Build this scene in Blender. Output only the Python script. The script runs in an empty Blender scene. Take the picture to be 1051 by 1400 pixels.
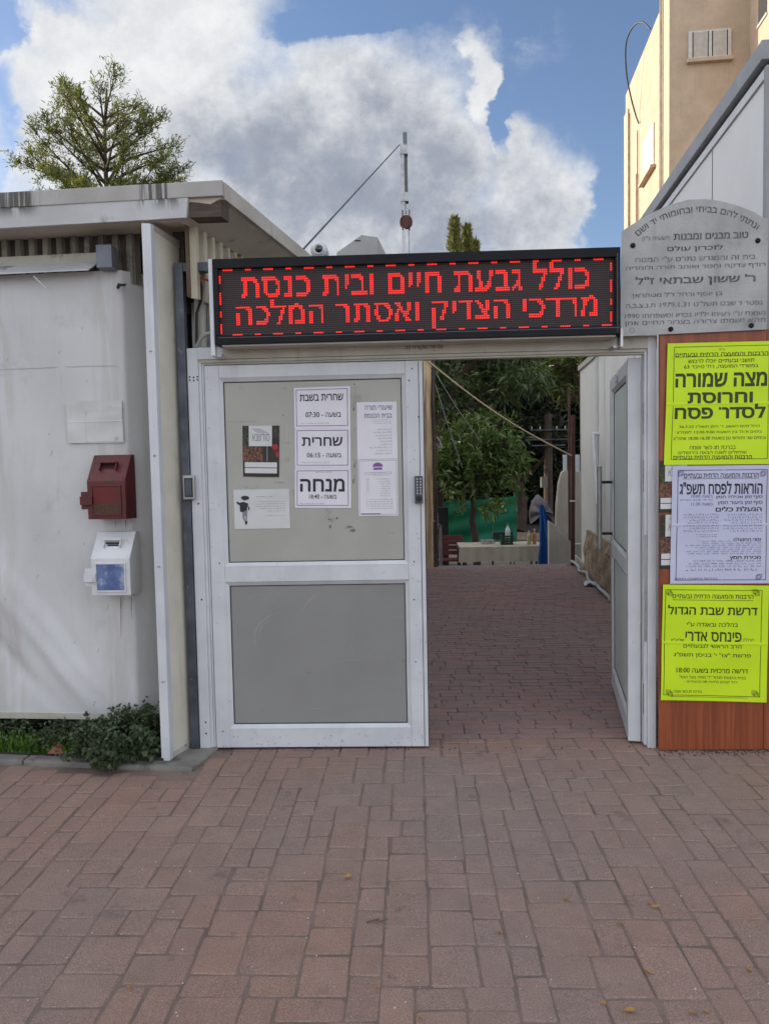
import bpy, bmesh, math, random
import numpy as np
from mathutils import Vector
from mathutils.geometry import tessellate_polygon
R = math.radians
SC = bpy.context.scene
COL = SC.collection
# ------------------------------------------------------------------ camera
FPX, CX, CY = 1070.0, 525.5, 700.0
PITCH, ROLL, YAW, EYE, DIST = R(-3.43), R(1.14), R(2.15), 1.48, 4.0
cf = np.array([-math.sin(YAW) * math.cos(PITCH), math.cos(YAW) * math.cos(PITCH), math.sin(PITCH)])
cr0 = np.array([math.cos(YAW), math.sin(YAW), 0.0])
cu0 = np.cross(cr0, cf)
cr = math.cos(ROLL) * cr0 - math.sin(ROLL) * cu0
cu = math.sin(ROLL) * cr0 + math.cos(ROLL) * cu0
CAM = np.array([0.0, -DIST, EYE])
camd = bpy.data.cameras.new('camera')
cam = bpy.data.objects.new('camera', camd)
COL.objects.link(cam)
from mathutils import Matrix
cam.matrix_world = Matrix(((cr[0], cu[0], -cf[0], 0), (cr[1], cu[1], -cf[1], -DIST), (cr[2], cu[2], -cf[2], EYE), (0, 0, 0, 1)))
camd.sensor_fit = 'VERTICAL'
camd.sensor_height = 24.0
camd.lens = FPX / 1400.0 * 24.0
camd.clip_end = 2000
camd.clip_start = 0.05
SC.camera = cam


def ray(px, py):
    return cf + cr * ((px - CX) / FPX) - cu * ((py - CY) / FPX)


def P(px, py, Y=0.0):
    v = ray(px, py)
    return CAM + v * ((Y + DIST) / v[1])


def G(px, py, Z=0.0):
    v = ray(px, py)
    return CAM + v * ((Z - EYE) / v[2])


def PL(px, py, p, n):
    v = ray(px, py)
    p = np.array(p, float); n = np.array(n, float)
    return CAM + v * (((p - CAM) @ n) / (v @ n))


# ------------------------------------------------------------------ light
SUN_EL = R(16)
SUNH = (-0.93, 0.37)            # horizontal direction towards the sun
sl = math.hypot(*SUNH); SUNH = (SUNH[0] / sl, SUNH[1] / sl)
SKY_STRENGTH, SUN_STRENGTH, EXPOSURE = 0.10, 1.9, 1.72
sund = bpy.data.lights.new('sun', 'SUN')
sund.energy = SUN_STRENGTH; sund.angle = R(0.5); sund.color = (1.0, 0.89, 0.70)
sun = bpy.data.objects.new('sun', sund); COL.objects.link(sun)
sun.rotation_euler = Vector((-SUNH[0] * math.cos(SUN_EL), -SUNH[1] * math.cos(SUN_EL), -math.sin(SUN_EL))).to_track_quat('-Z', 'Y').to_euler()
vs = SC.view_settings
vs.view_transform = 'Standard'; vs.look = 'None'; vs.gamma = 1.0; vs.exposure = EXPOSURE; vs.use_curve_mapping = False
if hasattr(SC, 'cycles'):
    SC.cycles.use_denoising = True
    SC.cycles.max_bounces = 8


class NB:
    """small helper for node trees"""
    def __init__(s, nt):
        s.nt = nt; nt.nodes.clear(); s.L = nt.links.new

    def n(s, t, **kw):
        o = s.nt.nodes.new(t)
        for k, v in kw.items():
            setattr(o, k, v)
        return o

    def set(s, sock, v):
        if hasattr(v, 'is_output') or isinstance(v, bpy.types.NodeSocket):
            s.L(v, sock)
        elif v is not None:
            sock.default_value = v

    def m(s, op, a, b=None, c=None, clamp=False):
        o = s.n('ShaderNodeMath', operation=op, use_clamp=clamp)
        for i, v in enumerate((a, b, c)):
            s.set(o.inputs[i], v)
        return o.outputs[0]

    def v(s, op, a, b=None, scale=None):
        o = s.n('ShaderNodeVectorMath', operation=op)
        s.set(o.inputs[0], a); s.set(o.inputs[1], b)
        if scale is not None:
            s.set(o.inputs['Scale'], scale)
        return o.outputs['Value'] if op in ('LENGTH', 'DOT_PRODUCT') else o.outputs[0]

    def noise(s, vec, scale, detail=4.0, rough=0.55, dist=0.0, col=False):
        o = s.n('ShaderNodeTexNoise')
        s.set(o.inputs['Vector'], vec)
        o.inputs['Scale'].default_value = scale; o.inputs['Detail'].default_value = detail
        o.inputs['Roughness'].default_value = rough; o.inputs['Distortion'].default_value = dist
        return o.outputs['Color'] if col else o.outputs[0]

    def mix(s, f, a, b, mode='MIX'):
        o = s.n('ShaderNodeMix', data_type='RGBA', blend_type=mode)
        s.set(o.inputs[0], f); s.set(o.inputs[6], a); s.set(o.inputs[7], b)
        return o.outputs[2]

    def step(s, x, a, b):
        o = s.n('ShaderNodeMapRange', interpolation_type='SMOOTHSTEP')
        s.set(o.inputs[0], x); o.inputs[1].default_value = a; o.inputs[2].default_value = b
        return o.outputs[0]


def C4(c):
    return (c[0], c[1], c[2], 1.0)


def srgb(r, g, b):
    f = lambda x: x / 12.92 if x <= 0.04045 else ((x + 0.055) / 1.055) ** 2.4
    return tuple(f(x / 255.0) for x in (r, g, b))


# ------------------------------------------------------------------ sky (world)
def build_world():
    w = bpy.data.worlds.new('World'); SC.world = w; w.use_nodes = True
    k = NB(w.node_tree)
    out = k.n('ShaderNodeOutputWorld'); bg = k.n('ShaderNodeBackground')
    sky = k.n('ShaderNodeTexSky', sky_type='NISHITA')
    sky.sun_disc = False; sky.sun_elevation = SUN_EL
    sky.sun_rotation = math.atan2(SUNH[0], SUNH[1])
    sky.air_density = 1.0; sky.dust_density = 0.6; sky.ozone_density = 2.0
    tc = k.n('ShaderNodeTexCoord'); d = tc.outputs['Generated']
    sp = k.n('ShaderNodeSeparateXYZ'); k.L(d, sp.inputs[0])
    dx, dy, dz = sp.outputs
    dyc = k.m('MAXIMUM', dy, 0.05)
    cb = k.n('ShaderNodeCombineXYZ')
    k.L(k.m('DIVIDE', dx, dyc), cb.inputs[0]); k.L(k.m('DIVIDE', dz, dyc), cb.inputs[1])
    uv = cb.outputs[0]
    w1 = k.v('SUBTRACT', k.noise(uv, 5.0, 6.0, 0.6, col=True), (0.5, 0.5, 0.5))
    uvd = k.v('ADD', uv, k.v('SCALE', w1, scale=0.20))
    uvd = k.v('MULTIPLY', uvd, (1, 1, 0))

    def ell(px, py, rx, ry, src=None):
        v = ray(px, py); c = (v[0] / v[1], v[2] / v[1], 0)
        q = k.v('MULTIPLY', k.v('SUBTRACT', src or uvd, c), (FPX / rx, FPX / ry, 0))
        return k.m('SUBTRACT', 1.0, k.v('LENGTH', q))

    f = None
    for e in [(190, 130, 250, 190), (250, 10, 120, 90), (470, 190, 200, 140), (420, 320, 330, 150), (590, 240, 85, 150),
              (652, 110, 24, 75), (722, 285, 78, 105), (695, 215, 45, 60), (70, 20, 60, 50)]:
        g = ell(*e)
        f = g if f is None else k.m('SMOOTH_MAX', f, g, 0.25)
    for e in [(2, 175, 48, 110), (-5, 20, 45, 40), (676, 150, 16, 70), (820, 300, 50, 90), (470, 18, 110, 40)]:
        f = k.m('SUBTRACT', f, k.m('MULTIPLY', k.m('MAXIMUM', ell(*e), 0.0), 1.3))
    fb = k.noise(uv, 11.0, 8.0, 0.62)
    f2 = k.m('ADD', f, k.m('MULTIPLY', k.m('SUBTRACT', fb, 0.5), 1.0))
    a = k.step(f2, -0.26, 0.46)
    wis = k.m('MULTIPLY', k.step(ell(700, 40, 90, 60), 0.0, 0.9), k.step(fb, 0.45, 0.7))
    wis2 = k.m('MULTIPLY', k.step(ell(10, 190, 90, 160), 0.0, 0.7), k.step(fb, 0.42, 0.62))
    a = k.m('MAXIMUM', a, k.m('MULTIPLY', k.m('MAXIMUM', wis, wis2), 0.6))
    # the rest of the dome: broken cumulus from 3-D noise, faded in outside the front window
    d3 = k.v('MULTIPLY', d, (1, 1, 2.0))
    n3 = k.noise(d3, 2.6, 7.0, 0.58)
    a3 = k.step(n3, 0.42, 0.55)
    front = k.m('MULTIPLY', k.step(dy, 0.35, 0.6), 1.0)
    front = k.m('MULTIPLY', front, k.step(k.m('ABSOLUTE', dx), 0.75, 0.6))
    a = k.m('ADD', k.m('MULTIPLY', a, front), k.m('MULTIPLY', a3, k.m('SUBTRACT', 1.0, front)))
    # cloud colour
    gr = k.m('SMOOTH_MAX', ell(500, 255, 230, 140), ell(610, 320, 130, 110), 0.2)
    gr = k.m('SMOOTH_MAX', gr, ell(330, 200, 150, 70), 0.2)
    gr = k.m('ADD', gr, k.m('MULTIPLY', k.m('SUBTRACT', k.noise(uv, 7.5, 8.0, 0.66), 0.5), 3.0))
    gs = k.step(gr, -0.45, 0.95)
    gs = k.m('MULTIPLY', gs, front)
    wh, gy = CLOUD_WHITE, CLOUD_GREY
    cc = k.mix(gs, C4(wh), C4(gy))
    # unseen clouds behind the camera, brightened to light the facade and lane
    back = k.step(dy, 0.30, -0.25)
    cc = k.mix(back, cc, C4(CLOUD_BACK))
    tex = k.noise(uv, 13.0, 9.0, 0.68)
    cc = k.mix(1.0, cc, k.mix(k.step(tex, .25, .75), C4((.84, .855, .88)), C4((1.13, 1.12, 1.10))), 'MULTIPLY')
    # unseen clouds round the sun, brightened to throw soft light from the left
    sd = k.v('DOT_PRODUCT', d, (SUNH[0] * math.cos(SUN_EL), SUNH[1] * math.cos(SUN_EL), math.sin(SUN_EL)))
    cc = k.mix(k.m('MULTIPLY', k.step(sd, 0.62, 0.98), k.m('SUBTRACT', 1.0, front)), cc, C4(CLOUD_SUN))
    hs = k.mix(1.0, sky.outputs[0], C4(SKY_TINT), 'MULTIPLY')
    colr = k.mix(a, hs, cc)
    k.L(colr, bg.inputs[0]); bg.inputs[1].default_value = SKY_STRENGTH
    k.L(bg.outputs[0], out.inputs[0])


CLOUD_WHITE = (2.5, 2.54, 2.6)
CLOUD_GREY = (1.08, 1.18, 1.42)
CLOUD_BACK = (5.4, 5.5, 5.7)
CLOUD_SUN = (13.0, 12.6, 11.8)
SKY_TINT = (0.535, 0.515, 0.555)
build_world()


# ------------------------------------------------------------------ materials
def mat(name, c1, c2=None, scale=6.0, rough=0.6, bump=0.0, bscale=60.0, streak=None, dirt=None, dscale=9.0, dlo=0.58, dhi=0.72,
        metal=0.0, spec=0.5, rnd=0.0, speck=0.0, emit=None, estr=1.0, stretch=(1, 1, 1), transl=0.0, big=0.0, sfreq=14.0, smask=(0.38, 0.62), spscale=500.0, detail=5.0):
    m = bpy.data.materials.new(name); m.use_nodes = True
    k = NB(m.node_tree)
    out = k.n('ShaderNodeOutputMaterial'); b = k.n('ShaderNodeBsdfPrincipled')
    tc = k.n('ShaderNodeTexCoord').outputs['Object']
    tv = k.v('MULTIPLY', tc, stretch)
    nz = k.noise(tv, scale, detail)
    col = k.mix(k.step(nz, 0.32, 0.68), C4(c1), C4(c2 or tuple(x * 0.86 for x in c1)))
    if big:
        bz = k.noise(tc, 0.9, 3.0)
        col = k.mix(1.0, col, k.mix(bz, C4((1 - big,) * 3), C4((1 + big,) * 3)), 'MULTIPLY')
    if rnd:
        g = k.n('ShaderNodeNewGeometry').outputs['Random Per Island']
        lo, hi = 1 - rnd, 1 + rnd
        col = k.mix(1.0, col, k.mix(g, C4((lo, lo, lo)), C4((hi, hi * 0.99, hi * 0.97))), 'MULTIPLY')
    if streak:
        sv = k.v('MULTIPLY', tc, (sfreq, sfreq, 0.9))
        sz = k.noise(sv, 1.0, 6.0, 0.65)
        s2 = k.noise(tc, 2.2, 3.0)
        col = k.mix(k.m('MULTIPLY', k.step(sz, 0.50, 0.78), k.m('MULTIPLY', k.step(s2, *smask), streak[1])), col, C4(streak[0]))
    if dirt:
        dz = k.noise(tc, dscale, 8.0, 0.68)
        col = k.mix(k.m('MULTIPLY', k.step(dz, dlo, dhi), dirt[1]), col, C4(dirt[0]))
    if speck:
        s = k.noise(tc, spscale, 2.0, 0.6)
        col = k.mix(1.0, col, k.mix(k.step(s, 0.3, 0.7), C4((1 - speck,) * 3), C4((1 + speck,) * 3)), 'MULTIPLY')
    k.L(col, b.inputs['Base Color'])
    rz = k.m('ADD', rough - 0.08, k.m('MULTIPLY', k.noise(tc, scale * 2.3, 4.0), 0.16))
    k.L(rz, b.inputs['Roughness'])
    b.inputs['Metallic'].default_value = metal
    b.inputs['Specular IOR Level'].default_value = spec
    if bump:
        bp = k.n('ShaderNodeBump'); bp.inputs['Strength'].default_value = 1.0; bp.inputs['Distance'].default_value = bump
        k.L(k.noise(tv, bscale, 6.0, 0.6), bp.inputs['Height']); k.L(bp.outputs[0], b.inputs['Normal'])
    if emit:
        b.inputs['Emission Color'].default_value = C4(emit); b.inputs['Emission Strength'].default_value = estr
    sh = b.outputs[0]
    if transl:
        t = k.n('ShaderNodeBsdfTranslucent'); k.L(col, t.inputs[0])
        ms = k.n('ShaderNodeMixShader'); ms.inputs[0].default_value = transl
        k.L(sh, ms.inputs[1]); k.L(t.outputs[0], ms.inputs[2]); sh = ms.outputs[0]
    k.L(sh, out.inputs[0])
    return m


def paver_mat(name, cols, rnd, bigc, bigscale=0.7, rough=0.85, spots=None):
    m = bpy.data.materials.new(name); m.use_nodes = True
    k = NB(m.node_tree)
    out = k.n('ShaderNodeOutputMaterial'); b = k.n('ShaderNodeBsdfPrincipled')
    tc = k.n('ShaderNodeTexCoord').outputs['Object']
    g = k.n('ShaderNodeNewGeometry').outputs['Random Per Island']
    rp = k.n('ShaderNodeValToRGB')
    while len(rp.color_ramp.elements) < len(cols):
        rp.color_ramp.elements.new(0.5)
    for i, c in enumerate(cols):
        e = rp.color_ramp.elements[i]; e.position = i / (len(cols) - 1); e.color = C4(c)
    gn = k.m('ADD', k.m('MULTIPLY', g, rnd), k.m('MULTIPLY', k.noise(tc, 3.0, 5.0), 1.0 - rnd))
    k.L(gn, rp.inputs[0])
    col = rp.outputs[0]
    bz = k.noise(tc, bigscale, 3.0)
    col = k.mix(k.step(bz, 0.40, 0.66), col, k.mix(0.55, col, C4(bigc)))
    md = k.noise(tc, 9.0, 6.0, 0.7)
    col = k.mix(1.0, col, k.mix(md, C4((0.74,) * 3), C4((1.26,) * 3)), 'MULTIPLY')
    sp = k.noise(tc, 260.0, 3.0, 0.7)
    col = k.mix(1.0, col, k.mix(k.step(sp, 0.28, 0.72), C4((0.66,) * 3), C4((1.38,) * 3)), 'MULTIPLY')
    vo = k.n('ShaderNodeTexVoronoi'); vo.inputs['Scale'].default_value = 42.0; k.L(tc, vo.inputs['Vector'])
    gt = k.m('LESS_THAN', vo.outputs['Distance'], 0.075)
    col = k.mix(k.m('MULTIPLY', gt, 0.8), col, C4((0.42, 0.38, 0.36)))
    dz = k.noise(tc, 4.5, 7.0, 0.7)
    col = k.mix(k.m('MULTIPLY', k.step(dz, 0.58, 0.70), 0.45), col, C4((0.05, 0.043, 0.04)))
    if spots:
        sz = k.noise(tc, 1.6, 6.0, 0.6)
        col = k.mix(k.m('MULTIPLY', k.step(sz, 0.60, 0.68), 0.6), col, C4(spots))
    k.L(col, b.inputs['Base Color'])
    b.inputs['Roughness'].default_value = rough; b.inputs['Specular IOR Level'].default_value = 0.3
    bp = k.n('ShaderNodeBump'); bp.inputs['Distance'].default_value = 0.004
    hh = k.m('ADD', k.m('MULTIPLY', k.noise(tc, 170.0, 4.0, 0.7), 0.5), k.noise(tc, 24.0, 4.0, 0.6))
    k.L(hh, bp.inputs['Height']); k.L(bp.outputs[0], b.inputs['Normal'])
    k.L(b.outputs[0], out.inputs[0])
    return m


def leaf_mat(name, c1, c2, c3, rough=0.45, transl=0.25):
    m = bpy.data.materials.new(name); m.use_nodes = True
    k = NB(m.node_tree)
    out = k.n('ShaderNodeOutputMaterial'); b = k.n('ShaderNodeBsdfPrincipled')
    g = k.n('ShaderNodeNewGeometry').outputs['Random Per Island']
    tc = k.n('ShaderNodeTexCoord').outputs['Object']
    rp = k.n('ShaderNodeValToRGB'); rp.color_ramp.elements.new(0.5)
    for e, c, p in zip(rp.color_ramp.elements, (c1, c2, c3), (0.0, 0.6, 1.0)):
        e.color = C4(c); e.position = p
    k.L(k.m('ADD', k.m('MULTIPLY', g, 0.55), k.m('MULTIPLY', k.step(k.noise(tc, 1.7, 3.0), 0.3, 0.7), 0.45)), rp.inputs[0])
    k.L(rp.outputs[0], b.inputs['Base Color']); b.inputs['Roughness'].default_value = rough
    t = k.n('ShaderNodeBsdfTranslucent'); k.L(k.mix(1.0, rp.outputs[0], C4((1.3, 1.35, 0.7)), 'MULTIPLY'), t.inputs[0])
    ms = k.n('ShaderNodeMixShader'); ms.inputs[0].default_value = transl
    k.L(b.outputs[0], ms.inputs[1]); k.L(t.outputs[0], ms.inputs[2]); k.L(ms.outputs[0], out.inputs[0])
    return m


def stained(m, spots, freq, colour=(.022, .020, .019), amount=.9, zfade=None):
    """dark vertical run-off stains centred on given x positions"""
    k = NB.__new__(NB); k.nt = m.node_tree; k.L = m.node_tree.links.new
    b = [n for n in m.node_tree.nodes if n.type == 'BSDF_PRINCIPLED'][0]
    src = b.inputs['Base Color'].links[0].from_socket
    tc = k.n('ShaderNodeTexCoord').outputs['Object']
    sp = k.n('ShaderNodeSeparateXYZ'); k.L(tc, sp.inputs[0])
    f = None
    for x, w in spots:
        g = k.step(k.m('ABSOLUTE', k.m('SUBTRACT', sp.outputs[0], x)), w, w * .55)
        f = g if f is None else k.m('MAXIMUM', f, g)
    st = k.noise(k.v('MULTIPLY', tc, (freq, freq, 2.0)), 1.0, 3.0, .6)
    f = k.m('MULTIPLY', k.m('MULTIPLY', f, k.step(st, .40, .56)), amount)
    if zfade: f = k.m('MULTIPLY', f, k.step(sp.outputs[2], zfade[0], zfade[1]))
    k.L(k.mix(f, src, C4(colour)), b.inputs['Base Color'])
    return m


# ------------------------------------------------------------------ mesh helpers
class MB:
    def __init__(s):
        s.V = []; s.F = []

    def add(s, vs, fs):
        b = len(s.V)
        s.V.extend(tuple(float(x) for x in v) for v in vs)
        s.F.extend(tuple(i + b for i in f) for f in fs)
        return s

    def box(s, x0, x1, y0, y1, z0, z1):
        v = [(x, y, z) for z in (z0, z1) for y in (y0, y1) for x in (x0, x1)]
        return s.add(v, [(0, 2, 3, 1), (4, 5, 7, 6), (0, 1, 5, 4), (2, 6, 7, 3), (0, 4, 6, 2), (1, 3, 7, 5)])

    def hexa(s, q, d):
        """quad of 4 points extruded by vector d"""
        q = [np.array(p, float) for p in q]; d = np.array(d, float)
        v = q + [p + d for p in q]
        return s.add(v, [(0, 1, 2, 3), (7, 6, 5, 4), (0, 4, 5, 1), (1, 5, 6, 2), (2, 6, 7, 3), (3, 7, 4, 0)])

    def prism(s, poly, d):
        q = [np.array(p, float) for p in poly]; d = np.array(d, float); n = len(q)
        return s.add(q + [p + d for p in q], [tuple(range(n)), tuple(range(2 * n - 1, n - 1, -1))] + [(i, i + n, (i + 1) % n + n, (i + 1) % n) for i in range(n)])

    def obox(s, p, ex, ey, ez, a, b, c):
        """box from corner p along unit vectors"""
        p, ex, ey, ez = (np.array(t, float) for t in (p, ex, ey, ez))
        return s.hexa([p, p + ex * a, p + ex * a + ez * c, p + ez * c], ey * b)

    def tube(s, pts, r, n=8, cap=True):
        pts = [np.array(p, float) for p in pts]; m = len(pts)
        rs = r if hasattr(r, '__len__') else [r] * m
        b = []; prev = None
        for i in range(m):
            t = pts[min(i + 1, m - 1)] - pts[max(i - 1, 0)]; t = t / (np.linalg.norm(t) + 1e-9)
            a = prev if prev is not None else (np.array([0, 0, 1.0]) if abs(t[2]) < 0.9 else np.array([1.0, 0, 0]))
            u = a - t * (a @ t); u /= np.linalg.norm(u) + 1e-9; prev = u
            w = np.cross(t, u)
            for j in range(n):
                an = 2 * math.pi * j / n
                b.append(pts[i] + (u * math.cos(an) + w * math.sin(an)) * rs[i])
        f = [(i * n + j, i * n + (j + 1) % n, (i + 1) * n + (j + 1) % n, (i + 1) * n + j) for i in range(m - 1) for j in range(n)]
        if cap:
            f += [tuple(range(n - 1, -1, -1)), tuple((m - 1) * n + j for j in range(n))]
        return s.add(b, f)

    def lathe(s, prof, c, axis=(0, 0, 1), n=16):
        """prof: list of (radius, height along axis)"""
        ax = np.array(axis, float); ax /= np.linalg.norm(ax)
        a = np.array([1.0, 0, 0]) if abs(ax[0]) < 0.9 else np.array([0, 1.0, 0])
        u = a - ax * (a @ ax); u /= np.linalg.norm(u); w = np.cross(ax, u)
        c = np.array(c, float); v = []
        for (r, h) in prof:
            for j in range(n):
                an = 2 * math.pi * j / n
                v.append(c + ax * h + (u * math.cos(an) + w * math.sin(an)) * max(r, 1e-4))
        m = len(prof)
        f = [(i * n + j, i * n + (j + 1) % n, (i + 1) * n + (j + 1) % n, (i + 1) * n + j) for i in range(m - 1) for j in range(n)]
        f += [tuple(range(n - 1, -1, -1)), tuple((m - 1) * n + j for j in range(n))]
        return s.add(v, f)

    def grid(s, fn, nu, nv):
        v = [fn(i / nu, j / nv) for j in range(nv + 1) for i in range(nu + 1)]
        w = nu + 1
        return s.add(v, [(j * w + i, j * w + i + 1, (j + 1) * w + i + 1, (j + 1) * w + i) for j in range(nv) for i in range(nu)])


ORG = {}


def tag(o, label=None, cat=None, group=None, kind=None):
    if label: o['label'] = label
    if cat: o['category'] = cat
    if group: o['group'] = group
    if kind: o['kind'] = kind
    return o


def thing(name, label, cat, loc=(0, 0, 0), group=None):
    o = bpy.data.objects.new(name, None); COL.objects.link(o)
    o.empty_display_size = 0.1
    o.location = tuple(float(x) for x in loc); ORG[o.name] = np.array(loc, float)
    return tag(o, label, cat, group)


def obj(name, mb, material, parent=None, bevel=0.0, smooth=False, loc=None, solid=0.0):
    org = ORG[parent.name] if parent is not None else np.array(loc if loc is not None else (0, 0, 0), float)
    me = bpy.data.meshes.new(name)
    me.from_pydata([tuple(np.array(v) - org) for v in mb.V], [], mb.F)
    mats = material if isinstance(material, (list, tuple)) else [material]
    for m in mats:
        me.materials.append(m)
    bm = bmesh.new(); bm.from_mesh(me)
    if not getattr(mb, 'flat', False):
        bmesh.ops.recalc_face_normals(bm, faces=bm.faces)
    if bevel:
        ed = [e for e in bm.edges if len(e.link_faces) == 2 and e.calc_face_angle(0) > R(28)]
        bmesh.ops.bevel(bm, geom=ed, offset=bevel, offset_type='OFFSET', segments=2, profile=0.6, affect='EDGES', clamp_overlap=True)
    bm.to_mesh(me); bm.free()
    if smooth:
        for p in me.polygons: p.use_smooth = True
    o = bpy.data.objects.new(name, me); COL.objects.link(o)
    if parent is not None:
        o.parent = parent
    else:
        o.location = tuple(org)
    ORG[o.name] = org
    if solid:
        md = o.modifiers.new('thickness', 'SOLIDIFY'); md.thickness = solid; md.offset = 0
    return o


def struct(name, mb, material, **kw):
    return tag(obj(name, mb, material, **kw), kind='structure')


def copy_tree(o, loc, label=None):
    c = o.copy(); COL.objects.link(c); c.location = loc
    if label: c['label'] = label
    for ch in list(o.children):
        d = ch.copy(); COL.objects.link(d); d.parent = c
        for g in ch.children:
            e = g.copy(); COL.objects.link(e); e.parent = d
    return c


# ------------------------------------------------------------------ text
TXC = {}
_MIR = {'(': ')', ')': '('}


def bidi(s):
    out = []; run = ''
    for ch in s:
        if ch.isdigit() or (run and ch in '.:' and run[-1].isdigit()):
            run += ch
        else:
            if run: out.append(run); run = ''
            out.append(_MIR.get(ch, ch))
    if run: out.append(run)
    return ''.join(reversed(out))


def glyphs(s, bold=0.0, spacing=1.0):
    """outlines of a line of text, thickened by hand; overlapping strokes are filled one by one.
    returns vertices scaled to a unit box, triangles, aspect and a layer index per vertex"""
    key = (s, bold, spacing)
    if key in TXC: return TXC[key]
    c = bpy.data.curves.new('txt', 'FONT'); c.body = bidi(s); c.resolution_u = 3; c.space_character = spacing
    c.dimensions = '3D'; c.fill_mode = 'FULL'
    o = bpy.data.objects.new('txt', c); me = o.to_mesh()
    P2 = [(p.co.x, p.co.y) for p in me.vertices]
    nxt = {}
    for e in me.edges: nxt.setdefault(e.vertices[0], []).append(e.vertices[1]); nxt.setdefault(e.vertices[1], []).append(e.vertices[0])
    o.to_mesh_clear(); bpy.data.objects.remove(o); bpy.data.curves.remove(c)
    seen = set(); loops = []
    for st in range(len(P2)):
        if st in seen or st not in nxt: continue
        lp_ = [st]; seen.add(st)
        cur = st + 1 if (st + 1) in nxt[st] else nxt[st][0]
        while cur not in seen:
            lp_.append(cur); seen.add(cur)
            n2 = [k for k in nxt[cur] if k not in seen]
            if not n2: break
            cur = n2[0]
        if len(lp_) > 2: loops.append(np.array([P2[i] for i in lp_]))
    area = lambda q: .5 * float(np.sum(q[:, 0] * np.roll(q[:, 1], -1) - np.roll(q[:, 0], -1) * q[:, 1]))
    V, F, LY = [], [], []
    if loops:
        ar = [area(q) for q in loops]
        def inside(p, q):
            r = False
            for i in range(len(q)):
                a_, b_ = q[i - 1], q[i]
                if (a_[1] > p[1]) != (b_[1] > p[1]) and p[0] < (b_[0] - a_[0]) * (p[1] - a_[1]) / (b_[1] - a_[1]) + a_[0]: r = not r
            return r
        own = {}
        for i, q in enumerate(loops):       # a counter runs against the stroke that encloses it
            for j, q2 in enumerate(loops):
                if j != i and ar[i] * ar[j] < 0 and abs(ar[j]) > abs(ar[i]) and all(inside(p, q2) for p in q[::2]): own[i] = j
        holes = list(own); outs = [i for i in range(len(loops)) if i not in own]
        if bold:
            nl = []
            for i, q in enumerate(loops):
                e = np.roll(q, -1, 0) - q; L = np.linalg.norm(e, axis=1); L[L < 1e-9] = 1e-9; e = e / L[:, None]
                nn = np.stack([e[:, 1], -e[:, 0]], 1) * (1 if ar[i] > 0 else -1) * (-1 if i in own else 1)
                pn = np.roll(nn, 1, 0); m = nn + pn; d = 1 + np.sum(nn * pn, 1); d = np.maximum(d, .45)
                nl.append(q + m / d[:, None] * bold)
            loops = nl
        for k, i in enumerate(outs):
            grp = [loops[i]] + [loops[h] for h in holes if own[h] == i]
            b = len(V)
            for q in grp:
                V += [tuple(x) for x in q]; LY += [k % 3] * len(q)
            for t in tessellate_polygon([[Vector((x, y, 0)) for x, y in q] for q in grp]): F.append(tuple(b + j for j in t))
    V = np.array(V) if V else np.zeros((0, 2)); asp = 1
    if len(V):
        lo = V.min(0); hi = V.max(0); asp = (hi[0] - lo[0]) / (hi[1] - lo[1]); V = (V - lo) / (hi - lo)
    TXC[key] = (V, F, asp, LY)
    return TXC[key]


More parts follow.
